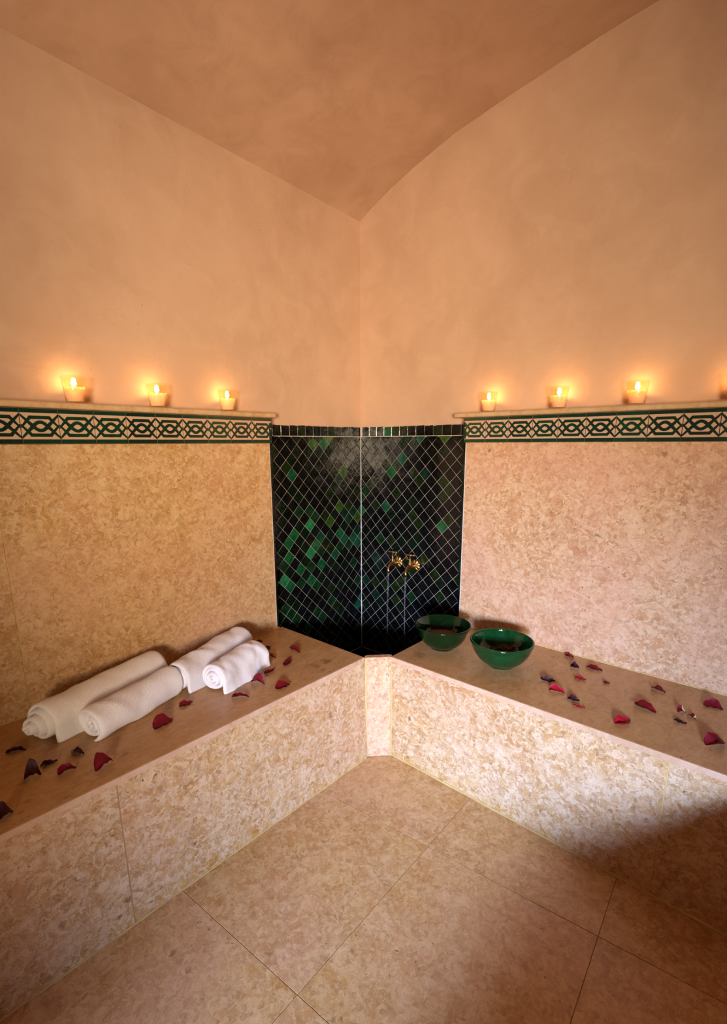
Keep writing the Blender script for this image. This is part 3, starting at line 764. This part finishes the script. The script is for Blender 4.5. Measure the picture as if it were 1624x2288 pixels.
    for i in range(13):
        for j_ in range(13):
            x1, y0 = ox + st * (i + 1), oy - st * (j_ + 1)
            if x1 > BER + 0.004 or y0 < BEL - 0.004: continue
            if (x1 - BLX) > 0.0 and (BRY - y0) > 0.02: continue
            if me is None:
                bm = bmesh.new(); add_box(bm, (-st / 2 + 0.0012, -st / 2 + 0.0012, -0.006), (st / 2 - 0.0012, st / 2 - 0.0012, 0)); bevel(bm, 0.001)
                me = bpy.data.meshes.new('floor_tile'); bm.to_mesh(me); bm.free(); me.materials.append(TM['K'])
            o = bpy.data.objects.new('floor_tile', me); link(o, bs); o.matrix_parent_inverse = Matrix.Translation(bs.location).inverted()
            o.location = (x1 - st / 2, y0 + st / 2, ZF - 0.001); o.rotation_euler = (r.gauss(0, .01), r.gauss(0, .01), 0)
            o.material_slots[0].link = 'OBJECT'; o.material_slots[0].material = TM[r.choice('KKKDKo')]
bench_parts()

# ------------------------------------------------------------------ candles
def make_candle():
    root = thing('candle', 'x', 'candle')
    R0, R1, H, T = 0.0275, 0.0365, 0.084, 0.0016
    bm = bmesh.new()
    add_lathe(bm, [(0, 0), (R0 - 0.003, 0), (R0, 0.002), (R0 + (R1 - R0) * 0.5, H * 0.5), (R1, H - 0.001), (R1 - T / 2, H), (R1 - T, H - 0.001), (R0 + (R1 - R0) * 0.5 - T, H * 0.5), (R0 - T, 0.007), (0, 0.006)], 40)
    bm_obj('glass_cup', bm, M_GLASS, root, True)
    bm = bmesh.new(); zt = 0.050; rt = R0 + (R1 - R0) * zt / H - T - 0.0004
    add_lathe(bm, [(0, 0.0065), (R0 - T - 0.001, 0.0072), (rt, zt - 0.0005), (rt - 0.001, zt), (rt * 0.5, zt - 0.0012), (0, zt - 0.0016)], 40)
    bm_obj('wax', bm, M_WAX, root, True)
    bm = bmesh.new(); add_tube(bm, [(0, 0, zt - 0.002), (0.0004, 0, zt + 0.004), (0.0012, 0.0004, zt + 0.008)], 0.0009, 6); bm_obj('wick', bm, M_WICK, root)
    bm = bmesh.new(); z0 = zt + 0.0045
    add_lathe(bm, [(0, z0), (0.0052, z0 + 0.0025), (0.0080, z0 + 0.0070), (0.0072, z0 + 0.0125), (0.0044, z0 + 0.0185), (0.0015, z0 + 0.0240), (0, z0 + 0.0262)], 20)
    bm_obj('flame', bm, M_FLAME, root, True)
    return root
def copy_thing(root):
    r = root.copy(); C.objects.link(r)
    for ch in root.children:
        c = ch.copy(); C.objects.link(c); c.parent = r
    return r
cand = make_candle()
CL = [((-1.7700, 0.617), 'lit candle in clear glass farthest from the tiled corner on the left ledge'),
      ((-1.7700, 0.889), 'lit candle in clear glass, middle one of three on the left ledge'),
      ((-1.7700, 1.180), 'lit candle in clear glass at the corner end of the left ledge'),
      ((-1.042, 1.989), 'lit candle in clear glass at the corner end of the right ledge'),
      ((-0.745, 1.989), 'lit candle in clear glass, second from the tiled corner on the right ledge'),
      ((-0.472, 1.989), 'lit candle in clear glass, third from the tiled corner on the right ledge'),
      ((-0.185, 1.989), 'lit candle in clear glass, fourth from the tiled corner on the right ledge')]
for i, ((x, y), lab) in enumerate(CL):
    o = cand if i == 0 else copy_thing(cand)
    o.location = (x, y, ZL); o.rotation_euler.z = i * 0.9
    tag(o, lab, 'candle', 'lit candles on the ledges')

# ------------------------------------------------------------------ bowls
def bowl(loc, prof_out, thick, mat, label, cont):
    b = thing('bowl', label, 'bowl', (loc[0], loc[1], ZB), 'green glazed bowls')
    inner = [(max(0.0, r - thick), h + (thick * 1.3 if h < 0.03 else thick * 0.15)) for r, h in reversed(prof_out[2:])]
    top = prof_out[-1]
    rim = [(top[0] - thick * 0.5 + thick * 0.5 * math.cos(a), top[1] + thick * 0.5 * math.sin(a)) for a in (0.6, 1.2, 1.8, 2.5)]
    prof = [(0, 0.004)] + prof_out + rim + inner + [(0, inner[-1][1])]
    bm = bmesh.new(); add_lathe(bm, prof, 72); body = bm_obj('body', bm, mat, b, True)
    return b
P1 = [(0.046, 0.004), (0.050, 0.0), (0.053, 0.003), (0.052, 0.008), (0.066, 0.014), (0.081, 0.026), (0.092, 0.042), (0.0985, 0.056), (0.1015, 0.066), (0.1045, 0.074), (0.1095, 0.084), (0.1155, 0.094), (0.1185, 0.100)]
P2 = [(0.046, 0.004), (0.050, 0.0), (0.053, 0.003), (0.053, 0.008), (0.068, 0.015), (0.085, 0.028), (0.098, 0.045), (0.1075, 0.062), (0.1135, 0.078), (0.1170, 0.090), (0.1195, 0.093), (0.1205, 0.097), (0.1200, 0.100)]
b1 = bowl((-1.043, 1.680), P1, 0.007, M_BOWL[0], 'dark green glazed bowl with flared rim, next to the tiled basin', 0)
b2 = bowl((-0.779, 1.686), P2, 0.007, M_BOWL[1], 'bright green glazed bowl holding brown dried petals, further from the basin', 1)
M_CLAY = mat_simple('brown_clay_paste', (0.16, 0.075, 0.04), 0.75, 120, 0.4, 0.004)
M_DRY = mat_petal('dried_petals', (0.10, 0.035, 0.012), (0.30, 0.12, 0.035))
bm = bmesh.new(); rr = random.Random(4); add_lathe(bm, [(0, 0.050), (0.03, 0.0505), (0.06, 0.049), (0.081, 0.047), (0.0815, 0.044)], 40)
for v in bm.verts: v.co.z += rr.uniform(-0.0012, 0.0012)
tag(bm_obj('clay_paste', bm, M_CLAY, None, True, loc=(-1.043, 1.680, ZB)), 'brown paste lying in the dark green bowl', 'paste')
def crumb_mesh(seed):
    r = random.Random(seed); bm = bmesh.new(); n, m_ = 5, 4; L, W = 0.030 * r.uniform(.8, 1.2), 0.018 * r.uniform(.8, 1.2); g = []
    cu = r.uniform(20, 60)
    for i in range(n + 1):
        row = []
        for j in range(m_ + 1):
            u, v = i / n - .5, j / m_ - .5; wd = W * math.cos(u * 2.6)
            row.append(bm.verts.new((u * L, v * wd, cu * (u * L) ** 2 + cu * 1.5 * (v * wd) ** 2 + r.uniform(-.001, .001))))
        g.append(row)
    for i in range(n):
        for j in range(m_): bm.faces.new([g[i][j], g[i + 1][j], g[i + 1][j + 1], g[i][j + 1]])
    bmesh.ops.solidify(bm, geom=list(bm.faces), thickness=0.0008)
    me = bpy.data.meshes.new('dried_petal'); bm.to_mesh(me); bm.free(); me.materials.append(M_DRY)
    for p in me.polygons: p.use_smooth = True
    return me
cm = [crumb_mesh(k) for k in range(5)]
rr = random.Random(77)
bm = bmesh.new(); add_lathe(bm, [(0, 0.046), (0.03, 0.043), (0.055, 0.037), (0.078, 0.031), (0.0785, 0.028)], 40)
for v in bm.verts: v.co.z += rr.uniform(-0.002, 0.002)
o = tag(bm_obj('dried_petal_crumbs', bm, M_DRY, None, True, loc=(-0.779, 1.686, ZB)), 'layer of brown dried petal crumbs in the bright green bowl', 'dried petals'); o['kind'] = 'stuff'
for k in range(34):
    a, q = rr.uniform(0, 6.283), 0.058 * math.sqrt(rr.random())
    o = bpy.data.objects.new('dried_petal', cm[k % 5]); link(o)
    dx, dy = 0.006 + q * math.cos(a), q * math.sin(a)
    o.location = (-0.779 + dx, 1.686 + dy, ZB + 0.044 + 0.018 * max(0, 1 - q / 0.06) * rr.random() + 0.010 * (dx > 0.01))
    o.rotation_euler = (rr.uniform(-.8, .8), rr.uniform(-.8, .8), rr.uniform(0, 6.28)); sc = rr.uniform(.7, 1.1); o.scale = (sc,) * 3
    tag(o, 'small brown dried petal inside the bright green bowl', 'petal', 'dried petals in the bowl')

# ------------------------------------------------------------------ brass taps and water
def tap(x, z, label, dx):
    T = thing('tap', label, 'tap', (x, WY - 0.002, z), 'brass taps')
    # flower-shaped wall flange with eight petals
    bm = bmesh.new(); n = 128; ring = {}
    lev = [(0.0, 0.0), (1.0, 0.0), (1.0, 0.004), (0.93, 0.008), (0.62, 0.0105), (0.36, 0.013), (0.0, 0.014)]
    rings = []
    for fr, h in lev:
        if fr == 0: rings.append([bm.verts.new((0, -h, 0))]); continue
        rg = []
        for k in range(n):
            a = 2 * math.pi * k / n; ph = abs(math.sin(4 * a)); R = 0.0325 * (0.80 + 0.20 * ph ** 0.5)
            rr_ = R * fr if fr > 0.4 else 0.0325 * fr
            dep = h - (0.0045 * (1 - ph ** 0.4) if 0.4 < fr < 0.99 else 0)
            rg.append(bm.verts.new((rr_ * math.cos(a), -max(dep, 0), rr_ * math.sin(a))))
        rings.append(rg)
    for A, B in zip(rings[:-1], rings[1:]):
        for k in range(n):
            k2 = (k + 1) % n
            if len(A) == 1: bm.faces.new([A[0], B[k], B[k2]])
            elif len(B) == 1: bm.faces.new([A[k], A[k2], B[0]])
            else: bm.faces.new([A[k], A[k2], B[k2], B[k]])
    bm_obj('flange', bm, M_BRASS, T, True)['label'] = 'flower-shaped brass wall flange'
    # body and curved spout
    bm = bmesh.new()
    path = [(0, -0.010, 0), (0, -0.026, 0), (0, -0.038, 0), (0, -0.048, 0.001), (0.001, -0.060, 0.001), (0.002, -0.072, -0.001), (0.004, -0.084, -0.007), (0.005, -0.092, -0.016), (0.006, -0.096, -0.028), (0.006, -0.097, -0.040)]
    add_tube(bm, path, [0.0095, 0.0095, 0.0125, 0.0150, 0.0140, 0.0110, 0.0092, 0.0084, 0.0080, 0.0082], 20)
    body = bm_obj('spout', bm, M_BRASS, T, True)
    bm = bmesh.new()
    add_lathe(bm, [(0.0125, 0.0), (0.0118, 0.012), (0.0095, 0.015), (0.0095, 0.020), (0.0065, 0.024), (0.0055, 0.030), (0.0068, 0.034), (0.0042, 0.037), (0.0042, 0.056), (0.0, 0.057)], 20, center=(0, -0.050, 0.004))
    bm_obj('valve_stem', bm, M_BRASS, T, True)
    bm = bmesh.new(); ang = 0.25; c, s = math.cos(ang), math.sin(ang); zc = 0.062
    P = [(-0.027 * c, -0.050 - 0.027 * s, zc), (-0.022 * c, -0.050 - 0.022 * s, zc), (-0.015 * c, -0.050 - 0.015 * s, zc), (-0.006 * c, -0.050 - 0.006 * s, zc), (0, -0.050, zc), (0.006 * c, -0.050 + 0.006 * s, zc), (0.015 * c, -0.050 + 0.015 * s, zc), (0.022 * c, -0.050 + 0.022 * s, zc), (0.027 * c, -0.050 + 0.027 * s, zc)]
    add_tube(bm, P, [0.0030, 0.0062, 0.0042, 0.0052, 0.0078, 0.0052, 0.0042, 0.0062, 0.0030], 14)
    bm_obj('handle', bm, M_BRASS, T, True)
    T.rotation_euler.z = dx
    return T
tap(-1.550, 0.678, 'brass tap with flower flange, the one closer to the room corner', -0.0)
tap(-1.438, 0.677, 'brass tap with flower flange, the one closer to the green bowls', 0.0)
def stream(x, y, z0, z1, seed, label):
    r = random.Random(seed); bm = bmesh.new(); n = 46; pts = []; rad = []
    for k in range(n + 1):
        t = k / n; z = z0 + (z1 - z0) * t
        pts.append((x + 0.0012 * math.sin(9 * t + seed) + r.uniform(-.0004, .0004), y - 0.006 * t ** 2, z))
        rad.append((0.0050 - 0.0020 * min(1, t * 2.2)) * (1 + 0.16 * math.sin(k * 1.9)) * r.uniform(.88, 1.12))
    add_tube(bm, pts, rad, 12)
    tag(bm_obj('water_stream', bm, M_WATER, None, True), label, 'water', 'water running from the taps')
stream(-1.544, WY - 0.099, 0.6405, ZF + 0.001, 1, 'thin water stream from the tap closer to the room corner')
stream(-1.432, WY - 0.099, 0.6395, ZF + 0.001, 2, 'thin water stream from the tap closer to the bowls')

# ------------------------------------------------------------------ rolled towels
def towel(name, A, B, R, turns, seed, label, tele=(0.0, 0.0), tail=0.05, sq=0.92, bend=0.0, phase=0.0, side=1, wr=1.0):
    """rolled towel whose axis runs from A to B (xy); tele pushes the core out at each end"""
    r = random.Random(seed)
    A = Vector((A[0], A[1], 0)); B = Vector((B[0], B[1], 0)); ax = (B - A); L = ax.length; ax.normalize()
    e1 = Vector((ax.y, -ax.x, 0))
    if e1.x < 0: e1 = -e1                     # towards the bench front
    e1 *= side
    up = Vector((0, 0, 1))
    r0 = 0.005; T = 2 * math.pi * turns; pitch = (R - r0) / turns; th = pitch * 0.47
    NS, NT_ = 46, int(26 * turns)
    ph = [r.uniform(0, 6.28) for _ in range(12)]
    prof = []                                 # (angle param 0..1, x along e1, z, normal x, normal z)
    end = 0.0 + phase                         # the sheet leaves the roll here, heading down at the front
    for k in range(NT_ + 1):
        t = k / NT_; a = end + T * (1 - t)
        rad = r0 + pitch * turns * t
        prof.append((t, math.cos(a), math.sin(a), rad))
    pts = []
    for t, c, s, rad in prof: pts.append((t, rad * c, rad * s, c, s))
    # tail: leaves tangentially and lies down on the bench
    c0, s0 = math.cos(end), math.sin(end); tx, tz = s0, -c0
    nt = 9
    for k in range(1, nt + 1):
        q = k / nt; d = tail * q
        x = R * c0 + tx * d + 0.012 * q * q; z = R * s0 + tz * d
        pts.append((1 + 0.1 * q, x, z, c0, s0))
    V = []; uv = []
    n = len(pts)
    arc = [0.0]
    for i in range(1, n): arc.append(arc[-1] + math.hypot(pts[i][1] - pts[i - 1][1], pts[i][2] - pts[i - 1][2]))
    def wr_(t, s, a):
        if t < 0.55: return 0.0
        g = (t - 0.55) / 0.45
        w_ = 0.0020 * math.sin(2.1 * s + 1.0 * a + ph[0]) + 0.0014 * math.sin(4.3 * s - 2 * a + ph[1]) + 0.0014 * math.sin(1.7 * s + 3 * a + ph[2]) + 0.0007 * math.sin(9 * s + 2 * a + ph[3])
        f = (max(0, math.sin(2.6 * s + 1.0 * a + ph[4])) ** 10 * 0.0050 - max(0, math.sin(3.1 * s - 1.0 * a + ph[9])) ** 12 * 0.0035) * (0.4 + 0.6 * math.sin(a + ph[10]) ** 2)
        return (w_ + f) * min(g, 1.2) * wr
    for j in range(NS + 1):
        s = j / NS
        for sgn in (1, -1):
            for i in range(n):
                t, x, z, c, sn = pts[i]
                tt = min(t, 1.0)
                # ends: inner turns pushed out, hems rounded
                sh0 = tele[0] * (1 - tt) ** 0.8; sh1 = tele[1] * (1 - tt) ** 0.8
                j0 = 0.0035 * math.sin(tt * turns * 6.28 * 0.37 + ph[5]) + 0.002 * math.sin(tt * 23 + ph[6])
                pos_ = -sh0 + j0 + (L + sh0 + sh1 - 2 * j0) * s
                edge = min(1.0, min(s, 1 - s) * NS / 2.5); hem = 0.35 + 0.65 * math.sqrt(max(0, 1 - (1 - edge) ** 2))
                a = math.atan2(sn, c)
                o_ = sgn * th * hem
                w_ = wr_(t, s * 3.0, a)
                fx, fz = x + c * (o_ + w_), z + sn * (o_ + w_)
                if t > 1.0:
                    fx += 0.012 * (t - 1) * 10 * math.sin(5.5 * s + ph[7]) ; fz += 0.004 * (t - 1) * 10 * math.sin(9 * s + ph[8])
                fz = fz * sq
                bsag = bend * math.sin(math.pi * s)
                P = A + ax * pos_ + e1 * (fx + bsag) + up * (fz)
                V.append(P); uv.append((pos_, arc[i]))
    # settle on the bench: soft flattening of whatever goes below
    zc = (R + th) * sq
    for P in V:
        z = P.z + zc - 0.006
        if z < 0.0015: z = 0.0015 + 0.02 * (z - 0.0015) if z < 0.0015 else z
        P.z = ZB + max(z, 0.0006)
    F = []
    def idx(j, side_, i): return j * 2 * n + (0 if side_ == 1 else n) + i
    for j in range(NS):
        for i in range(n - 1):
            F.append((idx(j, 1, i), idx(j, 1, i + 1), idx(j + 1, 1, i + 1), idx(j + 1, 1, i)))
            F.append((idx(j, -1, i), idx(j + 1, -1, i), idx(j + 1, -1, i + 1), idx(j, -1, i + 1)))
        F.append((idx(j, 1, n - 1), idx(j, -1, n - 1), idx(j + 1, -1, n - 1), idx(j + 1, 1, n - 1)))
        F.append((idx(j, 1, 0), idx(j + 1, 1, 0), idx(j + 1, -1, 0), idx(j, -1, 0)))
    for i in range(n - 1):
        F.append((idx(0, 1, i), idx(0, -1, i), idx(0, -1, i + 1), idx(0, 1, i + 1)))
        F.append((idx(NS, 1, i), idx(NS, 1, i + 1), idx(NS, -1, i + 1), idx(NS, -1, i)))
    org = (A + B) / 2; org.z = ZB
    me = bpy.data.meshes.new(name); me.from_pydata([tuple(p - org) for p in V], [], F)
    ul = me.uv_layers.new(name='UVMap')
    for lp in me.loops: ul.data[lp.index].uv = uv[lp.vertex_index]
    me.update(); me.validate()
    for p in me.polygons: p.use_smooth = True
    o = mesh_obj(name, me, M_TOWEL, None, org)
    tag(o, label, 'towel', 'rolled white towels')
    return o
towel('rolled_towel', (-1.562, 0.352), (-1.672, 0.745), 0.057, 3.6, 1, 'rolled white towel against the left wall with its coiled core pushed out', tele=(0.055, 0.0), tail=0.060, sq=0.96)
towel('rolled_towel', (-1.452, 0.435), (-1.538, 0.735), 0.051, 3.0, 2, 'short rolled white towel in front of the one with the pushed-out core', tele=(-0.006, 0.0), tail=0.050, sq=0.94, phase=-0.9)
towel('rolled_towel', (-1.532, 0.742), (-1.672, 1.110), 0.054, 3.4, 3, 'rolled white towel against the left wall on the corner side', tele=(0.0, 0.0), tail=0.054, sq=0.92, wr=1.5)
towel('rolled_towel', (-1.440, 0.830), (-1.512, 1.072), 0.050, 3.2, 4, 'short rolled white towel nearest the tiled corner', tele=(0.006, 0.0), tail=0.052, sq=0.95, wr=1.2)

# ------------------------------------------------------------------ rose petals
def petal(p0, p1, wid, curl, kind, seed, label, lift=0.0, group=None, torn=False):
    r = random.Random(seed); A = hit(p0[0], p0[1], 2, ZB + 0.003); B = hit(p1[0], p1[1], 2, ZB + 0.003)
    d = B - A; d.z = 0; L = d.length; d.normalize(); e = Vector((-d.y, d.x, 0)); c0 = (A + B) / 2
    n, m_ = 14, 10; V = []; F = []
    k1 = curl * r.uniform(0.8, 1.2); k2 = curl * r.uniform(0.2, 0.7) * r.choice((-1, 1)); asym = r.uniform(-.25, .25); pw = r.uniform(0.55, 0.8); f1, f2 = r.uniform(0, 6.28), r.uniform(0, 6.28)
    for i in range(n + 1):
        t = i / n; base = math.sin(math.pi * (0.06 + 0.90 * t ** pw)) ** 0.75
        for j in range(m_ + 1):
            v = j / m_ * 2 - 1; tt = t
            wv = wid / 2 * base * (1 + 0.07 * math.sin(5 * t + f1) * (1 if v > 0 else -1))
            x = (t - 0.5) * L * (1 - 0.06 * v * v * (t > 0.6)) ; y = v * wv + asym * wid * 0.3 * math.sin(math.pi * t)
            if torn and t > 0.7 and abs(v - 0.1) < 0.3: x -= (t - 0.7) * L * 0.8 * (1 - abs(v - 0.1) / 0.3)
            z = wid * k1 * (v * v) * base * 0.55 * (1 + 0.4 * v * asym * 4) + L * k2 * 0.35 * (2 * t - 1) ** 2 + 0.0014 * math.sin(9 * t + f2 + 3 * v) + 0.0016 * v * v * math.sin(17 * t + f1 * 3) + lift * wid * (v + 1) * 0.5 * math.sin(math.pi * t)
            V.append(Vector((x, y, z)))
    for i in range(n):
        for j in range(m_):
            a = i * (m_ + 1) + j; F.append((a, a + 1, a + m_ + 2, a + m_ + 1))
    zmin = min(v.z for v in V)
    N = len(V); th = 0.0007
    W = [tuple(d * v.x + e * v.y + Vector((0, 0, v.z - zmin + 0.0005))) for v in V] + [tuple(d * v.x + e * v.y + Vector((0, 0, v.z - zmin + 0.0005 + th))) for v in V]
    G = [tuple(reversed(f)) for f in F] + [tuple(q + N for q in f) for f in F]
    bd = [j for j in range(m_ + 1)] + [i * (m_ + 1) + m_ for i in range(1, n + 1)] + [n * (m_ + 1) + j for j in range(m_ - 1, -1, -1)] + [i * (m_ + 1) for i in range(n - 1, 0, -1)]
    for k in range(len(bd)):
        a, b = bd[k], bd[(k + 1) % len(bd)]; G.append((b, a, a + N, b + N))
    me = bpy.data.meshes.new('rose_petal'); me.from_pydata(W, [], G); me.update(); me.validate()
    for p in me.polygons: p.use_smooth = True
    me.materials.append(M_PETAL[kind])
    if kind == 'm' and label.find('pale') >= 0:
        me.materials.append(M_PETAL['w'])
        for p in me.polygons:
            if p.center.dot(d) > L * 0.12 and p.center.dot(e) > -0.002: p.material_index = 1
    o = bpy.data.objects.new('rose_petal', me); link(o); o.location = (c0.x, c0.y, ZB)
    tag(o, label, 'petal', 'rose petals on the left bench' if c0.x < -1.2 else 'rose petals on the right bench')
PL = [
 ((13, 1682), (59, 1674), .020, .5, 'd', 0, 'long dark petal lying before the pushed-out core of the rolled towel'),
 ((90, 1711), (129, 1700), .022, .4, 'd', 0, 'oval dark petal below the loose flap of the towel with the pushed-out core'),
 ((160, 1677), (188, 1685), .018, .5, 'd', 0, 'small dark petal just in front of the towel with the pushed-out core'),
 ((54, 1741), (93, 1730), .030, .7, 'd', .9, 'folded blackish petal standing up, left of a red notched petal'),
 ((129, 1731), (171, 1714), .030, .45, 'm', .2, 'notched dark red petal split at its tip on the left bench'),
 ((214, 1724), (252, 1698), .028, .8, 'm', .5, 'folded petal, half red half black, near the left bench edge'),
 ((-8, 1832), (30, 1812), .034, .5, 'd', .5, 'large blackish petal alone near the front edge of the left bench'),
 ((344, 1629), (386, 1606), .034, .7, 'm', .8, 'large crumpled dark red petal in front of the short towel'),
 ((401, 1580), (431, 1568), .024, .5, 'm', .3, 'red petal with a thin tail below the joint of the two towel pairs'),
 ((517, 1557), (556, 1556), .020, .5, 'm', .2, 'long red petal by the flap of the towel nearest the corner'),
 ((562, 1523), (591, 1529), .024, .7, 'm', .9, 'three-pointed dark red petal standing up beside the corner towel'),
 ((591, 1507), (615, 1495), .022, .5, 'm', 0, 'pointed oval petal between a three-pointed petal and the tiled corner'),
 ((616, 1540), (648, 1527), .034, .5, 'm', .3, 'broad curved dark red petal closest to the left bench edge near the post'),
 ((636, 1489), (648, 1471), .026, .5, 'm', .3, 'squarish dark red petal on the left bench beside a brown water stain'),
 ((648, 1446), (669, 1458), .024, .5, 'm', .2, 'red petal closest to the tiled basin on the left bench'),
 ((592, 1465), (616, 1470), .020, .5, 'm', .2, 'slim dark petal behind the corner towel, before a round red petal'),
 ((584, 1450), (604, 1445), .036, .35, 'm', 0, 'round red petal half hidden behind the corner towel'),
 ((572, 1438), (586, 1432), .018, .5, 'm', .3, 'small red petal tip peeking out behind the corner towel'),
 ((1261, 1464), (1282, 1469), .020, .45, 'm', 0, 'oval crimson petal touching the foot of the right wainscot'),
 ((1273, 1489), (1294, 1493), .022, .9, 'd', .6, 'cupped dark petal left of a crimson frayed petal by the wainscot'),
 ((1309, 1489), (1346, 1499), .028, .45, 'm', .3, 'crimson petal with a frayed end near the right wainscot'),
 ((1283, 1513), (1309, 1520), .026, .35, 'b', 0, 'glossy bright red oval petal in the middle of the right bench'),
 ((1207, 1518), (1241, 1524), .018, .7, 'd', .4, 'slender dark petal nearest to the bright green bowl'),
 ((1347, 1524), (1362, 1527), .018, .5, 'm', 0, 'smallest crimson petal, alone on the middle of the right bench'),
 ((1226, 1541), (1262, 1548), .030, .4, 'b', .2, 'bright red split petal in front of the slender dark one'),
 ((1267, 1560), (1295, 1567), .018, .7, 'd', .5, 'dark folded petal just above a narrow bright red one'),
 ((1278, 1574), (1307, 1583), .010, .4, 'b', .1, 'narrow bright red sliver of petal near the right bench edge'),
 ((1456, 1536), (1486, 1548), .032, .5, 'm', .1, 'oval crimson petal with a raised rim toward the right wainscot'),
 ((1418, 1571), (1466, 1592), .036, .5, 'm', .4, 'largest broad crimson petal in the middle of the right bench'),
 ((1374, 1617), (1408, 1608), .036, .5, 'b', .4, 'crumpled bright red petal near the front edge of the right bench'),
 ((1505, 1608), (1534, 1618), .014, .5, 'd', .1, 'slim dark petal below the one with the pale base'),
 ((1536, 1597), (1557, 1607), .020, .4, 'm', .1, 'small oval petal right beside the one with the pale base'),
 ((1513, 1588), (1531, 1590), .022, .6, 'm', .3, 'small dark petal with a pale yellow base'),
 ((1571, 1573), (1616, 1585), .034, .5, 'm', .4, 'wide crimson petal with a turned-up corner by the wainscot'),
 ((1578, 1665), (1618, 1658), .042, .5, 'm', .4, 'large curled crimson petal with a bright lower lip on the right bench'),
]
for k, (a, b, wd, cu, kd, lf, lab) in enumerate(PL):
    petal(a, b, wd, cu, kd, 100 + k, lab, lf, torn=('split' in lab or 'notched' in lab))
